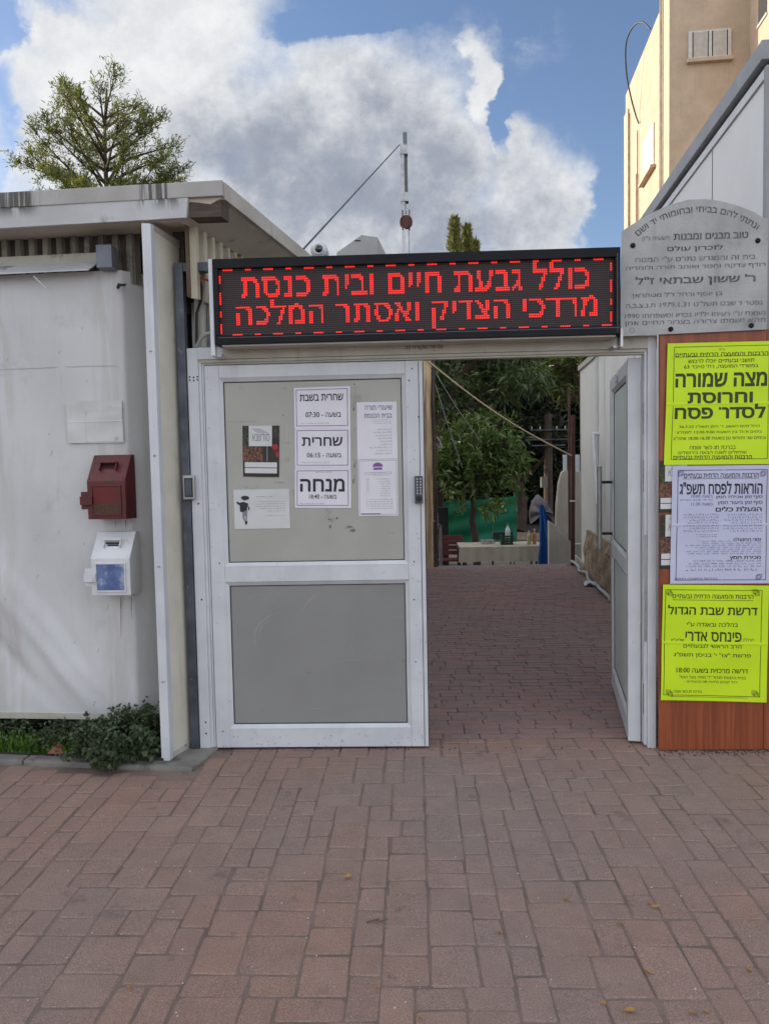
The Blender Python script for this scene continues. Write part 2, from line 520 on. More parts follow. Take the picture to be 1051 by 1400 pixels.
class Sheet:
    """a flat sheet given by its four corners (TL, TR, BR, BL); prints lie a hair in front of it"""
    def __init__(s, c, wave=0.0, seed=0):
        s.c = [np.array(p, float) for p in c]; s.wave = wave; s.ph = seed * 1.7
        n = np.cross(s.c[1] - s.c[0], s.c[3] - s.c[0]); s.n = -n / np.linalg.norm(n)
        if s.n @ (CAM - s.c[0]) < 0: s.n = -s.n
        s.W = np.linalg.norm(s.c[1] - s.c[0]); s.H = np.linalg.norm(s.c[3] - s.c[0])
        s.inks = {}

    def at(s, u, v, off=0.0):
        a, b, c, d = s.c
        p = a * (1 - u) * (1 - v) + b * u * (1 - v) + c * u * v + d * (1 - u) * v
        w = s.wave * (math.sin(u * 5.1 + s.ph) * math.cos(v * 6.3 + s.ph * 2) + 0.6 * math.sin(v * 11 + u * 4 + s.ph) + 1.6)
        if s.wave > .001: w += .0016 * math.exp(-((v - .5) / .012) ** 2) + .0012 * math.exp(-((u - .52) / .010) ** 2) + .0035 * max(0, u + v - 1.82) + .003 * max(0, v - u - .86)
        return p + s.n * (w + off)

    def mesh(s, n=14):
        if s.wave > .001: n = 60
        return MB().grid(lambda i, j: s.at(i, j), n, n) if s.wave else MB().grid(lambda i, j: s.at(i, j), 1, 1)

    def ink(s, name):
        return s.inks.setdefault(name, MB())

    def text(s, ink, t, u0, u1, v0, v1, bold=0.0, spacing=1.0, off=0.0012):
        vv, f, asp, ly = glyphs(t, bold, spacing)
        s.ink(ink).add([s.at(u0 + (u1 - u0) * a, v1 + (v0 - v1) * b, off + k * .00012) for (a, b), k in zip(vv, ly)], f)

    def ctext(s, ink, t, uc, v0, h, bold=0.0, squeeze=1.0, right=None, maxw=None):
        """text of height h (in v), natural width, centred at uc (or right aligned)"""
        vv, f, asp, ly = glyphs(t, bold)
        w = asp * h * s.H / s.W * squeeze
        if maxw: w = min(w, maxw)
        u0 = (right - w) if right is not None else uc - w / 2
        s.text(ink, t, u0, u0 + w, v0, v0 + h, bold)

    def quad(s, ink, u0, u1, v0, v1, off=0.0012):
        n = max(1, int(max(abs(u1 - u0), abs(v1 - v0)) * 10)) if s.wave else 1
        s.ink(ink).grid(lambda a, b: s.at(u0 + (u1 - u0) * a, v0 + (v1 - v0) * b, off), n if abs(u1 - u0) > .1 else 1, n if abs(v1 - v0) > .1 else 1)

    def poly(s, ink, pts, off=0.0014):
        s.ink(ink).add([s.at(u, v, off) for u, v in pts], [tuple(range(len(pts)))])

    def frame(s, ink, u0, u1, v0, v1, t, off=0.0012):
        tu, tv = t, t * s.W / s.H
        s.quad(ink, u0, u1, v0, v0 + tv, off); s.quad(ink, u0, u1, v1 - tv, v1, off)
        s.quad(ink, u0, u0 + tu, v0 + tv, v1 - tv, off); s.quad(ink, u1 - tu, u1, v0 + tv, v1 - tv, off)

    def lines(s, ink, u0, u1, v0, v1, n, rng, fill=0.55, ragged=0.25):
        """rows of fine print too small to read"""
        dv = (v1 - v0) / n
        for i in range(n):
            u = u1; end = u0 + (u1 - u0) * ragged * rng.random()
            while u > end:
                w = (u1 - u0) * rng.uniform(0.03, 0.11)
                a = max(end, u - w)
                m = int(max(1, (u - a) / (dv * fill * s.H / s.W * 0.8)))
                for q in range(m):
                    x = a + (u - a) * q / m; ww = (u - a) / m
                    t = rng.random()
                    v = v0 + dv * i
                    if t < .4: s.quad(ink, x + ww * .1, x + ww * .85, v, v + dv * fill * .34)
                    if t < .8: s.quad(ink, x + ww * .55, x + ww * .85, v, v + dv * fill)
                    else: s.quad(ink, x + ww * .1, x + ww * .85, v + dv * fill * .66, v + dv * fill)
                u = a - (u1 - u0) * 0.022

    def build(s, name, label, cat, paper, inks, group=None, thick=True):
        o = obj(name, s.mesh(), paper, None, loc=s.at(0.5, 1.0), solid=0.0008 if thick else 0)
        tag(o, label, cat, group)
        for part, (ink, m) in inks.items():
            if ink in s.inks and s.inks[ink].F:
                obj(part, s.inks[ink], m, o)
        return o


def pxs(quad, Y):
    return [P(x, y, Y) for x, y in quad]

# ------------------------------------------------------------------ common materials
M = {}
M['white_alu'] = mat('white_alu', (0.63, 0.645, 0.67), (0.55, 0.565, 0.60), 5, 0.38, 0.0004, 90, streak=((0.40, 0.39, 0.36), 0.45), dirt=((0.30, 0.28, 0.25), 0.5), dscale=16, dlo=0.62, dhi=0.74)
M['cream_alu'] = mat('cream_alu', (0.50, 0.48, 0.42), (0.43, 0.41, 0.35), 5, 0.45, 0.0006, 70, streak=((0.28, 0.25, 0.2), 0.6), dirt=((0.2, 0.17, 0.13), 0.7), dscale=11, dlo=0.60, dhi=0.70)
M['cream_panel'] = mat('cream_panel', (0.66, 0.63, 0.53), (0.57, 0.54, 0.45), 3, 0.5, 0.0006, 50, streak=((0.33, 0.30, 0.24), 0.7), dirt=((0.30, 0.27, 0.2), 0.5))
M['steel'] = mat('steel', (0.105, 0.115, 0.14), (0.055, 0.06, 0.075), 9, 0.42, 0.0006, 80, dirt=((0.25, 0.25, 0.25), 0.6), dscale=14, metal=0.35)
M['black_alu'] = mat('black_alu', (0.007, 0.007, 0.011), (0.011, 0.011, 0.015), 6, 0.55, spec=.2)
M['dark'] = mat('dark', (0.012, 0.012, 0.012), None, 5, 0.7)
M['rubber'] = mat('rubber', (0.02, 0.02, 0.022), None, 8, 0.7)
M['paper'] = mat('paper', (0.74, 0.725, 0.77), (0.68, 0.665, 0.715), 4, 0.65, 0.0004, 30)
M['paper_plain'] = mat('paper_plain', (0.62, 0.63, 0.62), (0.55, 0.56, 0.56), 4, 0.6, 0.0004, 30)
M['paper_yellow'] = mat('paper_yellow', (0.60, 0.83, 0.004), (0.53, 0.76, 0.004), 3, 0.6, 0.0016, 9, dirt=((0.45, 0.60, 0.02), .35) if 'paper_yellow' == 'paper_yellow' else None, dscale=5)
M['paper_lavender'] = mat('paper_lavender', (0.55, 0.56, 0.72), (0.50, 0.51, 0.67), 3, 0.6, 0.0016, 9, dirt=((0.45, 0.60, 0.02), .35) if 'paper_lavender' == 'paper_yellow' else None, dscale=5)
M['ink_black'] = mat('ink_black', (0.022, 0.02, 0.032), None, 5, 0.6)
M['ink_green'] = mat('ink_green', (0.03, 0.048, 0.004), None, 5, 0.6)
M['ink_grey'] = mat('ink_grey', (0.22, 0.21, 0.26), None, 5, 0.6)
M['ink_blue'] = mat('ink_blue', (0.11, 0.12, 0.26), None, 5, 0.6)
M['ink_purple'] = mat('ink_purple', (0.22, 0.09, 0.30), None, 5, 0.6)
M['steel_bright'] = mat('steel_bright', (0.45, 0.45, 0.45), (0.33, 0.33, 0.33), 12, 0.35, metal=0.8)
M['rust'] = mat('rust', (0.10, 0.036, 0.022), (0.055, 0.022, 0.016), 9, 0.75, 0.001, 60, dirt=((0.16, 0.07, 0.04), 0.7))
M['bark'] = mat('bark', (0.085, 0.055, 0.04), (0.05, 0.034, 0.027), 10, 0.9, 0.01, 18, stretch=(1, 1, 0.3))
M['wood_old'] = mat('wood_old', (0.66, 0.50, 0.30), (0.40, 0.27, 0.14), 7, 0.75, 0.003, 22, stretch=(6, 6, 0.4), dirt=((0.16, 0.09, 0.04), 0.8))
M['wood_dark'] = mat('wood_dark', (0.10, 0.075, 0.06), (0.06, 0.045, 0.036), 7, 0.8, 0.002, 22, stretch=(1, 6, 6))
M['cable_black'] = mat('cable_black', (0.012, 0.012, 0.014), None, 8, 0.55)
M['cable_red'] = mat('cable_red', (0.35, 0.03, 0.02), None, 8, 0.5)
M['cable_grey'] = mat('cable_grey', (0.45, 0.45, 0.44), None, 8, 0.5)

# ------------------------------------------------------------------ ground
rng = random.Random(7)
gm = mat('earth', (0.085, 0.07, 0.058), (0.05, 0.042, 0.036), 1.2, 0.95, 0.012, 14, dirt=((0.03, 0.026, 0.022), 0.6))
struct('ground', MB().box(-400, 400, -60, 400, -1.2, -0.72), gm)
jm = mat('joint_sand', (0.215, 0.158, 0.135), (0.135, 0.102, 0.089), 5, 0.95, 0.006, 60)
struct('street_bed', MB().box(-60, 60, -59, 0.155, -0.60, -0.0031), jm)
struct('path_bed', MB().box(-8, 14, 0.156, 7.24, -0.715, -0.0062), mat('path_sand', (0.055, 0.042, 0.037), (0.034, 0.027, 0.025), 9, 0.95, 0.004, 60))


def stone(mb, x0, x1, y0, y1, rg, bev=0.005, jit=0.0045, h=0.0, tilt=0.0008, rot=0.0):
    cr_ = min(0.009, 0.28 * min(x1 - x0, y1 - y0))
    pts = []
    for (cx, cy, a0) in ((x1 - cr_, y1 - cr_, 0), (x0 + cr_, y1 - cr_, 90), (x0 + cr_, y0 + cr_, 180), (x1 - cr_, y0 + cr_, 270)):
        jx, jy = rg.uniform(-jit, jit), rg.uniform(-jit, jit)
        for k in (10, 80):
            a = R(a0 + k)
            pts.append((cx + jx + cr_ * math.cos(a), cy + jy + cr_ * math.sin(a)))
    mx, my = (x0 + x1) / 2, (y0 + y1) / 2
    tx, ty = rg.uniform(-tilt, tilt) / max(.1, x1 - x0) * 2, rg.uniform(-tilt, tilt) / max(.1, y1 - y0) * 2
    z = h + rg.uniform(-0.0016, 0.0016)
    Z = lambda x, y: z + (x - mx) * tx + (y - my) * ty
    top = []
    for (x, y) in pts:
        dx, dy = mx - x, my - y; L = math.hypot(dx, dy)
        top.append((x + dx / L * bev * 1.3, y + dy / L * bev * 1.3))
    n = 8
    V = [(x, y, Z(x, y)) for x, y in top] + [(x, y, Z(x, y) - bev * 0.8) for x, y in pts] + [(x, y, h - 0.03) for x, y in pts]
    F = [tuple(range(n))] + [(n + i, n + (i + 1) % n, (i + 1) % n, i) for i in range(n)] + [(2 * n + i, 2 * n + (i + 1) % n, n + (i + 1) % n, n + i) for i in range(n)]
    mb.add(V, F)


def ashlar(mb, X0, X1, Y0, Y1, unit, rg, skip):
    nx, ny = int((X1 - X0) / unit), int((Y1 - Y0) / unit)
    occ = np.zeros((ny, nx), bool)
    sizes = [((3, 3), 5), ((3, 4), 5), ((4, 3), 3.5), ((3, 2), 3.5), ((2, 3), 3), ((4, 4), 1.4), ((4, 2), 1.2), ((2, 4), 1.4), ((3, 5), 1.2)]
    gap = 0.0023
    for j in range(ny):
        for i in range(nx):
            if occ[j, i]: continue
            run = 0
            while i + run < nx and not occ[j, i + run] and run < 9: run += 1
            cand = []
            for (w, h), p in sizes:
                if w > run or j + h > ny + 3: continue
                if run - w == 1: continue
                # do not leave one-cell slots beside taller neighbours
                if i > 0 and j + h < ny and occ[min(ny - 1, j + h), i - 1] and not occ[min(ny - 1, j + h - 1), i - 1]: p *= 0.3
                cand.append((w, h, p))
            if not cand:
                w, h = (run, 3) if run < 5 else (3, 3)
            else:
                t = rg.random() * sum(c[2] for c in cand)
                for w, h, p in cand:
                    t -= p
                    if t <= 0: break
            occ[j:j + h, i:i + w] = True
            x0, y0 = X0 + i * unit, Y0 + j * unit
            if skip(x0, y0, x0 + w * unit, y0 + h * unit): continue
            stone(mb, x0 + gap, x0 + w * unit - gap, y0 + gap, min(Y1, y0 + h * unit) - gap, rg)


KERB = lambda x: -0.179 + (x + 2.125) * (-0.109 / 1.045)     # front line of the kerb
pv = MB()


def skip_pav(x0, y0, x1, y1):
    if x1 < -1.03 and y1 > KERB((x0 + x1) / 2) + 0.03: return True
    if x0 < -1.03 < x1 and y1 > -0.0: return True
    return False


# the paving turns slightly: columns run along +Y
ashlar(pv, -5.2, 4.4, -4.9, 0.15, 0.0475, rng, skip_pav)
pav_m = paver_mat('paver', [(0.245, 0.153, 0.122), (0.285, 0.178, 0.142), (0.255, 0.168, 0.139), (0.30, 0.194, 0.157), (0.235, 0.184, 0.166)], 0.45, (0.22, 0.190, 0.180), 0.55)
struct('pavement', pv, pav_m)

# the brick path through the gate, running bond across
pb = MB()
LW0, LWD = np.array([-1.05, 0.1]), np.array([math.sin(R(10.2)), math.cos(R(10.2))])
lwx = lambda y: LW0[0] + (y - LW0[1]) * LWD[0] / LWD[1]
rwx = lambda y: 1.80 + 0.077 * y
bl, bw, gp = 0.20, 0.076, 0.0030
y = 0.158; row = 0
while y < 7.24 - bw:
    x = lwx(y) - 0.1 - (row % 2) * bl / 2 - rng.uniform(0, 0.05)
    while x < rwx(y) + 0.05:
        L = bl if rng.random() > 0.07 else bl / 2
        stone(pb, x + .0016, x + L - .0016, y + .0055, y + bw - .0055, rng, bev=0.003, jit=0.0012, tilt=0.0012)
        x += L
    y += bw; row += 1
path_m = paver_mat('path_brick', [(0.26, 0.162, 0.145), (0.30, 0.185, 0.162), (0.245, 0.172, 0.160), (0.32, 0.205, 0.178)], 0.55, (0.225, 0.178, 0.172), 0.45, spots=(0.20, 0.10, 0.075))
struct('path', pb, path_m)
conc = mat('concrete', (0.24, 0.225, 0.205), (0.165, 0.155, 0.142), 5, 0.9, 0.006, 35, dirt=((0.07, 0.062, 0.053), 0.8), dscale=7, dlo=.5, dhi=.66)
struct('path_end_edge', MB().box(-0.2, 2.75, 7.245, 7.40, -0.72, -0.004), conc, bevel=0.006)

# soil bed below the hut and its kerb
soil = mat('soil', (0.055, 0.042, 0.033), (0.03, 0.024, 0.02), 12, 0.95, 0.015, 30)
sb = MB().prism([(-9, KERB(-9) + .08, -0.3), (-1.28, KERB(-1.28) + .08, -0.3), (-1.20, 0.35, -0.3), (-9, 0.6, -0.3)], (0, 0, 0.33))
struct('soil_bed', sb, soil)
kb = MB()
x = -7.0
while x < -1.15:
    x1 = min(x + 0.5, -1.10)
    kb.prism([(x + .004, KERB(x), -0.2), (x1 - .004, KERB(x1), -0.2), (x1 - .004, KERB(x1) + .085, -0.2), (x + .004, KERB(x) + .085, -0.2)], (0, 0, 0.222 + rng.uniform(-.006, .006)))
    x = x1
struct('kerb', kb, conc, bevel=0.012)
struct('threshold_slab', MB().prism([(-1.315, -0.20, -0.2), (-1.10, -0.225, -0.2), (-1.05, 0.02, -0.2), (-1.26, 0.09, -0.2)], (0, 0, 0.212)), conc, bevel=0.008)

# ------------------------------------------------------------------ the white hut on the left
A35 = R(3.5)
HC = np.array([-1.505, 0.05, 0.0]); HL = np.array([-math.cos(A35), math.sin(A35), 0]); HN = np.array([-math.sin(A35), -math.cos(A35), 0])
HZ = np.array([0, 0, 1.0])
hp = lambda s, off, z: HC + HL * s + HN * off + HZ * z
LD = np.array([LWD[0], LWD[1], 0.0]); LN = np.array([LWD[1], -LWD[0], 0.0])    # side wall direction and its outward normal (towards the path)
lp = lambda s, off, z: np.array([LW0[0], LW0[1], 0]) + LD * s + LN * off + HZ * z
hut = thing('hut', 'white panel hut with stained roof edge and ribbed side wall beside the gate', 'hut', (-1.47, 0.05, 0.0))
wallm = mat('hut_wall', (0.61, 0.617, 0.63), (0.545, 0.55, 0.555), 1.6, 0.55, 0.012, 2.6, streak=((0.42, 0.40, 0.37), 0.35), dirt=((0.36, 0.335, 0.30), 0.5), dscale=3.2, dlo=0.56, dhi=0.74, stretch=(1, 1, 0.7))
stained(wallm, ((-.10, .10), (-.72, .10)), 24.0, (.42, .385, .33), .28)


FOLDS = ((.45, .50, .75, .022, .045, 1.15), (.80, .62, .9, -.018, .05, 1.3), (.62, .85, .8, .016, .035, 1.5), (.25, .40, .55, -.014, .04, .95), (.95, 1.5, .35, .014, .05, 2.3), (.40, 1.75, -.25, .012, .05, 2.4))


def wall_pt(u, v):
    s = 6.6 * (1 - u) ** 1.5; z = 0.15 + 2.36 * v
    w = 0.013 * math.sin(s * 5 + z * 4.2) + 0.009 * math.sin(s * 9 - z * 7 + 1) + 0.010 * math.sin(s * 2.4 + z * 1.7)
    for s0_, z0_, sl_, am_, sg_, zt_2 in FOLDS:
        w += am_ * math.exp(-((s - s0_ - sl_ * (z - z0_)) / sg_) ** 2) * max(0., min(1, (zt_2 - z) * 2.5))
    w *= min(1, s * 5) * min(1, v * 9) * min(1, (1 - v) * 9)
    return hp(s, 0.0 + w, z)


wm = MB().grid(wall_pt, 150, 90)
# rounded corner and return face
rad = 0.035
wmr = MB()
prof = [(hp(0, 0, 0))] + [HC + HL * 0 + np.array([rad * math.sin(a), rad * (1 - math.cos(a)), 0]) for a in (R(12), R(24), R(36), R(46))] + [np.array([-1.31, 0.27, 0]), np.array([-1.31, .8, 0])]
cm = [(p + HZ * 0.15, p + HZ * 2.51) for p in prof]
for a, b in zip(cm[:-1], cm[1:]):
    wmr.add([a[0], b[0], b[1], a[1]], [(0, 1, 2, 3)])
obj('return_wall', wmr, wallm, hut)
wo = obj('front_wall', wm, wallm, hut, smooth=True)
seam_ = MB()
for i in range(60):
    e_ = []
    for s_ in (.02 + 4.0 * i / 60, .02 + 4.0 * (i + 1) / 60):
        u_ = 1 - (s_ / 6.6) ** (1 / 1.5); v_ = (2.02 + .006 * math.sin(s_ * 3) - .15) / 2.36
        e_.append((wall_pt(u_, v_) + HN * .002, wall_pt(u_, v_ + .0012) + HN * .002))
    seam_.add([e_[0][0], e_[1][0], e_[1][1], e_[0][1]], [(0, 1, 2, 3)])
obj('sheet_seam', seam_, mat('sheet_seam', (.43, .425, .41), None, 5, .7), hut)
q0 = PL(166, 391, hp(0, .03, 0), HN)
obj('torn_hole', MB().add([q0 + np.array(v) * 1.2 for v in ((-.022, 0, -.006), (-.012, -.004, .012), (.008, -.004, .008), (.026, -.002, .010), (.018, -.004, -.004), (.0, -.003, -.002), (-.014, 0, -.016))], [(0, 1, 2, 3, 4, 5, 6)]), M['dark'], hut)
q0 = P(47, 378, -.0); q1 = P(64, 395, -.01)
obj('bent_wire', MB().tube([q0 - HN * .06, q0, q1], .003, 6), M['white_alu'], hut)
hm_ = MB(); rg0 = random.Random(8)
for i in range(26):
    s_ = rg0.uniform(.05, .75); z_ = rg0.uniform(.2, 2.3); l_ = rg0.uniform(.006, .03); w0_ = wall_pt(1 - (s_ / 6.6) ** (1 / 1.5), (z_ - .15) / 2.36) + HN * .0015
    hm_.add([w0_, w0_ + HL * .003, w0_ + HL * (.003 - l_ * .5) + HZ * l_, w0_ + HL * (-l_ * .5) + HZ * l_], [(0, 1, 2, 3)])
obj('scuff_mark', hm_, mat('scuff', (.27, .265, .26), (.36, .35, .34), 30, .8), hut)
obj('wall_bottom_rail', MB().hexa([hp(0.01, .006, .15), hp(6.6, .006, .15), hp(6.6, .006, .185), hp(0.01, .006, .185)], -HN * .05), M['cream_alu'], hut, bevel=0.002)
obj('foundation', MB().hexa([hp(0.02, -.22, -.1), hp(6.6, -.22, -.1), hp(6.6, -.22, .16), hp(.02, -.22, .16)], -HN * .2).box(-1.50, -1.36, 0.05, 0.3, -.1, .152), mat('foundation', (0.12, 0.11, 0.10), (0.07, 0.065, 0.06), 5, 0.9, 0.004, 30), hut)
# ribbed light panel between wall and roof
ribm = mat('ribbed_panel', (0.34, 0.32, 0.275), (0.15, 0.135, 0.115), 5, 0.6, streak=((0.045, 0.04, 0.034), 0.95), stretch=(2.5, 2.5, .5), dirt=((0.06, 0.05, 0.04), 0.8), dscale=5, dlo=.5, dhi=.66)
rb = MB(); rbv = MB()
s = -0.10
while s < 6.6:
    for (a, oa, b, ob) in ((.03, 0, .038, .022), (.038, .022, .066, .022), (.066, .022, .076, 0)):
        rb.add([hp(s + a, -.07 + oa, 2.45), hp(s + b, -.07 + ob, 2.45), hp(s + b, -.07 + ob, 2.80), hp(s + a, -.07 + oa, 2.80)], [(0, 1, 2, 3)])
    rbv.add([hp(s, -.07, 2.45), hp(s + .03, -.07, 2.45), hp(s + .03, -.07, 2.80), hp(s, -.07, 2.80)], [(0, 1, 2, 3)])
    s += 0.076
groove_shade_grime = mat('shaded_grimy_groove', (0.085, 0.072, 0.06), (0.04, 0.034, 0.03), 6, 0.8, streak=((0.2, 0.18, 0.15), .6))  # groove floors darkened: dirt plus the shade between ribs put into the colour
obj('rib_groove', rbv, groove_shade_grime, hut)
obj('ribbed_front_band', rb, ribm, hut)
whm = mat('white_flashing', (0.60, 0.615, 0.63), (0.50, 0.51, 0.52), 3, 0.5, 0.001, 40, streak=((0.30, 0.28, 0.25), 0.5), dirt=((0.12, 0.11, 0.10), 0.85), dscale=4.0, dlo=0.57, dhi=0.70)
obj('window_drip_flashing', MB().hexa([hp(.085, .01, 2.555), hp(6.6, .01, 2.555), hp(6.6, .085, 2.50), hp(.115, .085, 2.50)], HZ * -.006), whm, hut)
obj('flashing_rail', MB().hexa([hp(.10, -.02, 2.555), hp(6.6, -.02, 2.555), hp(6.6, -.02, 2.61), hp(.10, -.02, 2.61)], -HN * .03), M['cream_alu'], hut)
obj('junction_box', MB().box(-1.580, -1.500, -0.03, 0.05, 2.505, 2.62), mat('box_blue_grey', (.20, .22, .26), (.15, .165, .20), 8, .5), hut, bevel=0.004)
# roof: slab, stained concrete-like edge, white apron below it, soffit
RC = np.array([-.887, -.2, 0])
rp_ = lambda a, b, z: RC + HL * a + LD * b + HZ * z
obj('roof', MB().prism([rp_(0.02, .02, 2.80), rp_(6.8, .02, 2.80), rp_(6.8, 6, 2.80), rp_(.02, 6, 2.80)], HZ * .045), M['cream_alu'], hut)
fasm = mat('roof_edge', (0.46, 0.45, 0.43), (0.36, 0.35, 0.335), 4, 0.7, 0.002, 50, dirt=((0.12, 0.11, 0.10), 0.6), stretch=(1, 1, .6))
stained(fasm, ((-.46, .15), (.255, .10), (-1.5, .3)), 70.0, amount=.8)
obj('roof_edge', MB().hexa([rp_(0, 0, 2.783), rp_(6.8, 0, 2.783), rp_(6.8, 0, 2.857), rp_(0, 0, 2.857)], -HN * .03), fasm, hut, bevel=0.004)
eavm = mat('eave_edge', (0.52, 0.485, 0.43), (0.42, 0.385, 0.335), 4, 0.6, 0.001, 50, streak=((0.25, 0.21, 0.17), 0.6))
obj('eave_edge', MB().hexa([rp_(0, .031, 2.775), rp_(0, 6, 2.775), rp_(0, 6, 2.857), rp_(0, .031, 2.857)], -LN * .03), eavm, hut, bevel=0.003)
apm = mat('roof_apron', (0.60, 0.615, 0.63), (0.50, 0.51, 0.52), 3, 0.5, 0.001, 40, dirt=((0.22, 0.21, 0.20), 0.8), dscale=4.0, dlo=0.57, dhi=0.70)
stained(apm, ((-.50, .18), (.27, .13)), 26.0, (.07, .066, .06), .85, (2.72, 2.79))
ap = MB().hexa([P(255, 297.5, -.17), hp(6.6, .175, 2.668), hp(6.6, .19, 2.80), P(257.5, 262.5, -.19)], -HN * .02)
obj('roof_apron', ap, apm, hut, bevel=0.002)
sof = mat('soffit', (0.62, 0.56, 0.47), (0.52, 0.465, 0.385), 3, 0.75, 0.002, 30, dirt=((0.15, 0.08, 0.04), 0.8), dscale=5, dlo=.58, dhi=.68)
sm = MB().add([rp_(0.0, .02, 2.785), rp_(0, 6, 2.785), lp(6.2, -.06, 2.80), lp(1.0, -.06, 2.795), np.array([-1.12, -.13, 2.69]), rp_(6.8, .02, 2.785), rp_(6.8, 1.2, 2.79)], [(0, 1, 2, 3, 4), (0, 4, 3, 6, 5)])
obj('soffit', sm, sof, hut)
obj('rafter_end', MB().obox((-1.06, -.165, 2.695), (1, 0, 0), LD, HZ, .155, .10, .075), M['wood_dark'], hut, bevel=0.004)
# side wall: plain panels below, ribbed band above
sidem = mat('side_wall', (0.40, 0.40, 0.385), (0.33, 0.325, 0.31), 3, 0.6, 0.002, 40, streak=((0.26, 0.24, 0.2), 0.5))
obj('side_wall', MB().hexa([lp(.05, -.02, 0.02), lp(7.0, -.02, .02), lp(7.0, -.02, 2.36), lp(.05, -.02, 2.36)], -LN * .1), sidem, hut)
rs = MB(); rsv = MB(); s = -.18
ribs = mat('ribbed_side', (0.62, 0.56, 0.43), (0.52, 0.46, 0.35), 4, 0.6, 0.001, 40, streak=((0.22, 0.18, 0.13), 0.6))
while s < 6.9:
    for (a, oa, b, ob) in ((.05, -.03, .058, .0), (.058, .0, .092, .0), (.092, .0, .1, -.03)):
        rs.add([lp(s + a, oa, 2.34), lp(s + b, ob, 2.34), lp(s + b, ob, 2.83), lp(s + a, oa, 2.83)], [(0, 1, 2, 3)])
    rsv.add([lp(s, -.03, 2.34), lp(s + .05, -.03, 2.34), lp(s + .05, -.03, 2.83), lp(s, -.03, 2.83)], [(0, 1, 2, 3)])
    s += .1
obj('rib_groove', rsv, mat('side_groove_shade', (0.17, 0.125, 0.075), (0.10, 0.075, 0.045), 5, 0.8), hut)  # dirt and rib shade painted into the groove colour
obj('ribbed_side_band', rs, ribs, hut)
# trims seen behind the steel post
obj('corner_trim', MB().box(-1.125, -1.075, .10, .15, 0.02, 2.475), M['cream_panel'], hut, bevel=0.003)
obj('trim_strip', MB().obox(lp(.12, -.015, 0.02), LD, LN, HZ, .035, .03, 2.4), M['cream_alu'], hut, bevel=0.002)
obj('dark_rafter_post', MB().box(-1.225, -1.165, .10, .16, 2.30, 2.80), M['wood_dark'], hut)
hb = MB().prism([hp(6.6, -.1, 0), hp(.3, -.35, 0), lp(.5, -.15, 0), lp(6.9, -.15, 0), lp(6.9, -5, 0)], HZ * 2.78)
obj('inner_body', hb, M['dark'], hut)

# screen panel between the hut and the gate
fin = thing('screen_panel', 'narrow cream screen panel with white front post standing between hut and gate', 'screen', (-1.25, -0.1, 0))
zt = P(190, 305.6, -.18)[2]
obj('front_post', MB().hexa([(-1.290, -.186, .012), (-1.248, -.178, .012), (-1.248, -.178, zt), (-1.290, -.186, zt)], (0.004, .045, 0)), M['white_alu'], fin, bevel=0.003)
obj('side_panel', MB().hexa([(-1.249, -.140, .03), (-1.186, .075, .03), (-1.186, .075, zt - .05), (-1.249, -.140, zt - .02)], (-.03, 0.005, 0)), M['cream_panel'], fin, bevel=0.002)
obj('top_rail', MB().hexa([(-1.247, -.145, zt - .02), (-1.183, .08, zt - .05), (-1.183, .08, zt - .012), (-1.247, -.145, zt + .006)], (-.035, 0.005, 0)), M['cream_alu'], fin, bevel=0.002)
obj('bottom_rail', MB().hexa([(-1.246, -.143, .012), (-1.183, .075, .012), (-1.183, .075, .045), (-1.246, -.143, .045)], (-.035, 0.005, 0)), M['cream_alu'], fin, bevel=0.002)
sc = MB()
for z in (2.06, 1.55, 1.0, .42):
    sc.lathe([(.006, 0), (.006, .003), (.003, .0045)], (-1.268, -.1825, z), (0, -1, 0), 8)
obj('screw', sc, M['steel_bright'], fin)

# galvanised steel post and arm
sp_ = thing('steel_post', 'dark galvanised steel post with short top arm beside the gate frame', 'post', (-1.175, .02, 0))
obj('post', MB().box(-1.191, -1.147, -.012, .045, 0.0, 2.525), M['steel'], sp_, bevel=0.004)
obj('arm', MB().box(-1.147, -.93, -.010, .043, 2.478, 2.523), M['steel'], sp_, bevel=0.003)
db = thing('intercom', 'small grey metal intercom plate screwed to the dark steel post', 'intercom', P(258, 683, -.02))
q0, q1 = P(250, 650, -.03), P(267, 683, -.03)
obj('housing', MB().box(q0[0], q1[0], -.036, -.013, q1[2], q0[2]), M['steel_bright'], db, bevel=0.004)
obj('cover', MB().box(q0[0] + .014, q1[0] - .014, -.0395, -.0365, q1[2] + .02, q0[2] - .02), M['steel'], db, bevel=0.001)
obj('rim', MB().box(q0[0] + .009, q1[0] - .009, -.0385, -.0362, q1[2] + .014, q0[2] - .014), M['rubber'], db)

# ------------------------------------------------------------------ gate frame
XL, XR, ZT = -1.144, 1.223, 2.098
gf = thing('gate_frame', 'white aluminium gate frame with cream lintel carrying the red LED sign', 'gate frame', (0.04, 0, 0))
obj('jamb', MB().box(XL, -1.088, 0, .065, .012, 2.095).box(-1.088, -1.073, .008, .06, .012, 2.03).box(-1.073, -1.062, .014, .06, .012, 2.02), M['white_alu'], gf, bevel=0.0025)
obj('jamb', MB().box(1.180, XR, -.004, .07, -.004, 2.095).box(1.166, 1.180, .008, .065, .01, 2.028), M['white_alu'], gf, bevel=0.0025)
obj('lintel', MB().box(-.955, 1.226, -.003, .066, 2.036, 2.100).box(-1.088, 1.180, .006, .06, 2.020, 2.0355).box(-1.07, 1.166, .014, .06, 2.010, 2.0195), M['cream_alu'], gf, bevel=0.0025)
obj('corner_piece', MB().box(-1.088, -.9555, -.001, .064, 2.036, 2.097), M['white_alu'], gf, bevel=0.0025)
sc = MB()
for i in range(3):
    for j in range(2):
        sc.lathe([(.0045, 0), (.0045, .0015)], (XL + .012 + i * .020, 0, 1.95 - j * .016 - (i % 2) * .003), (0, -1, 0), 8)
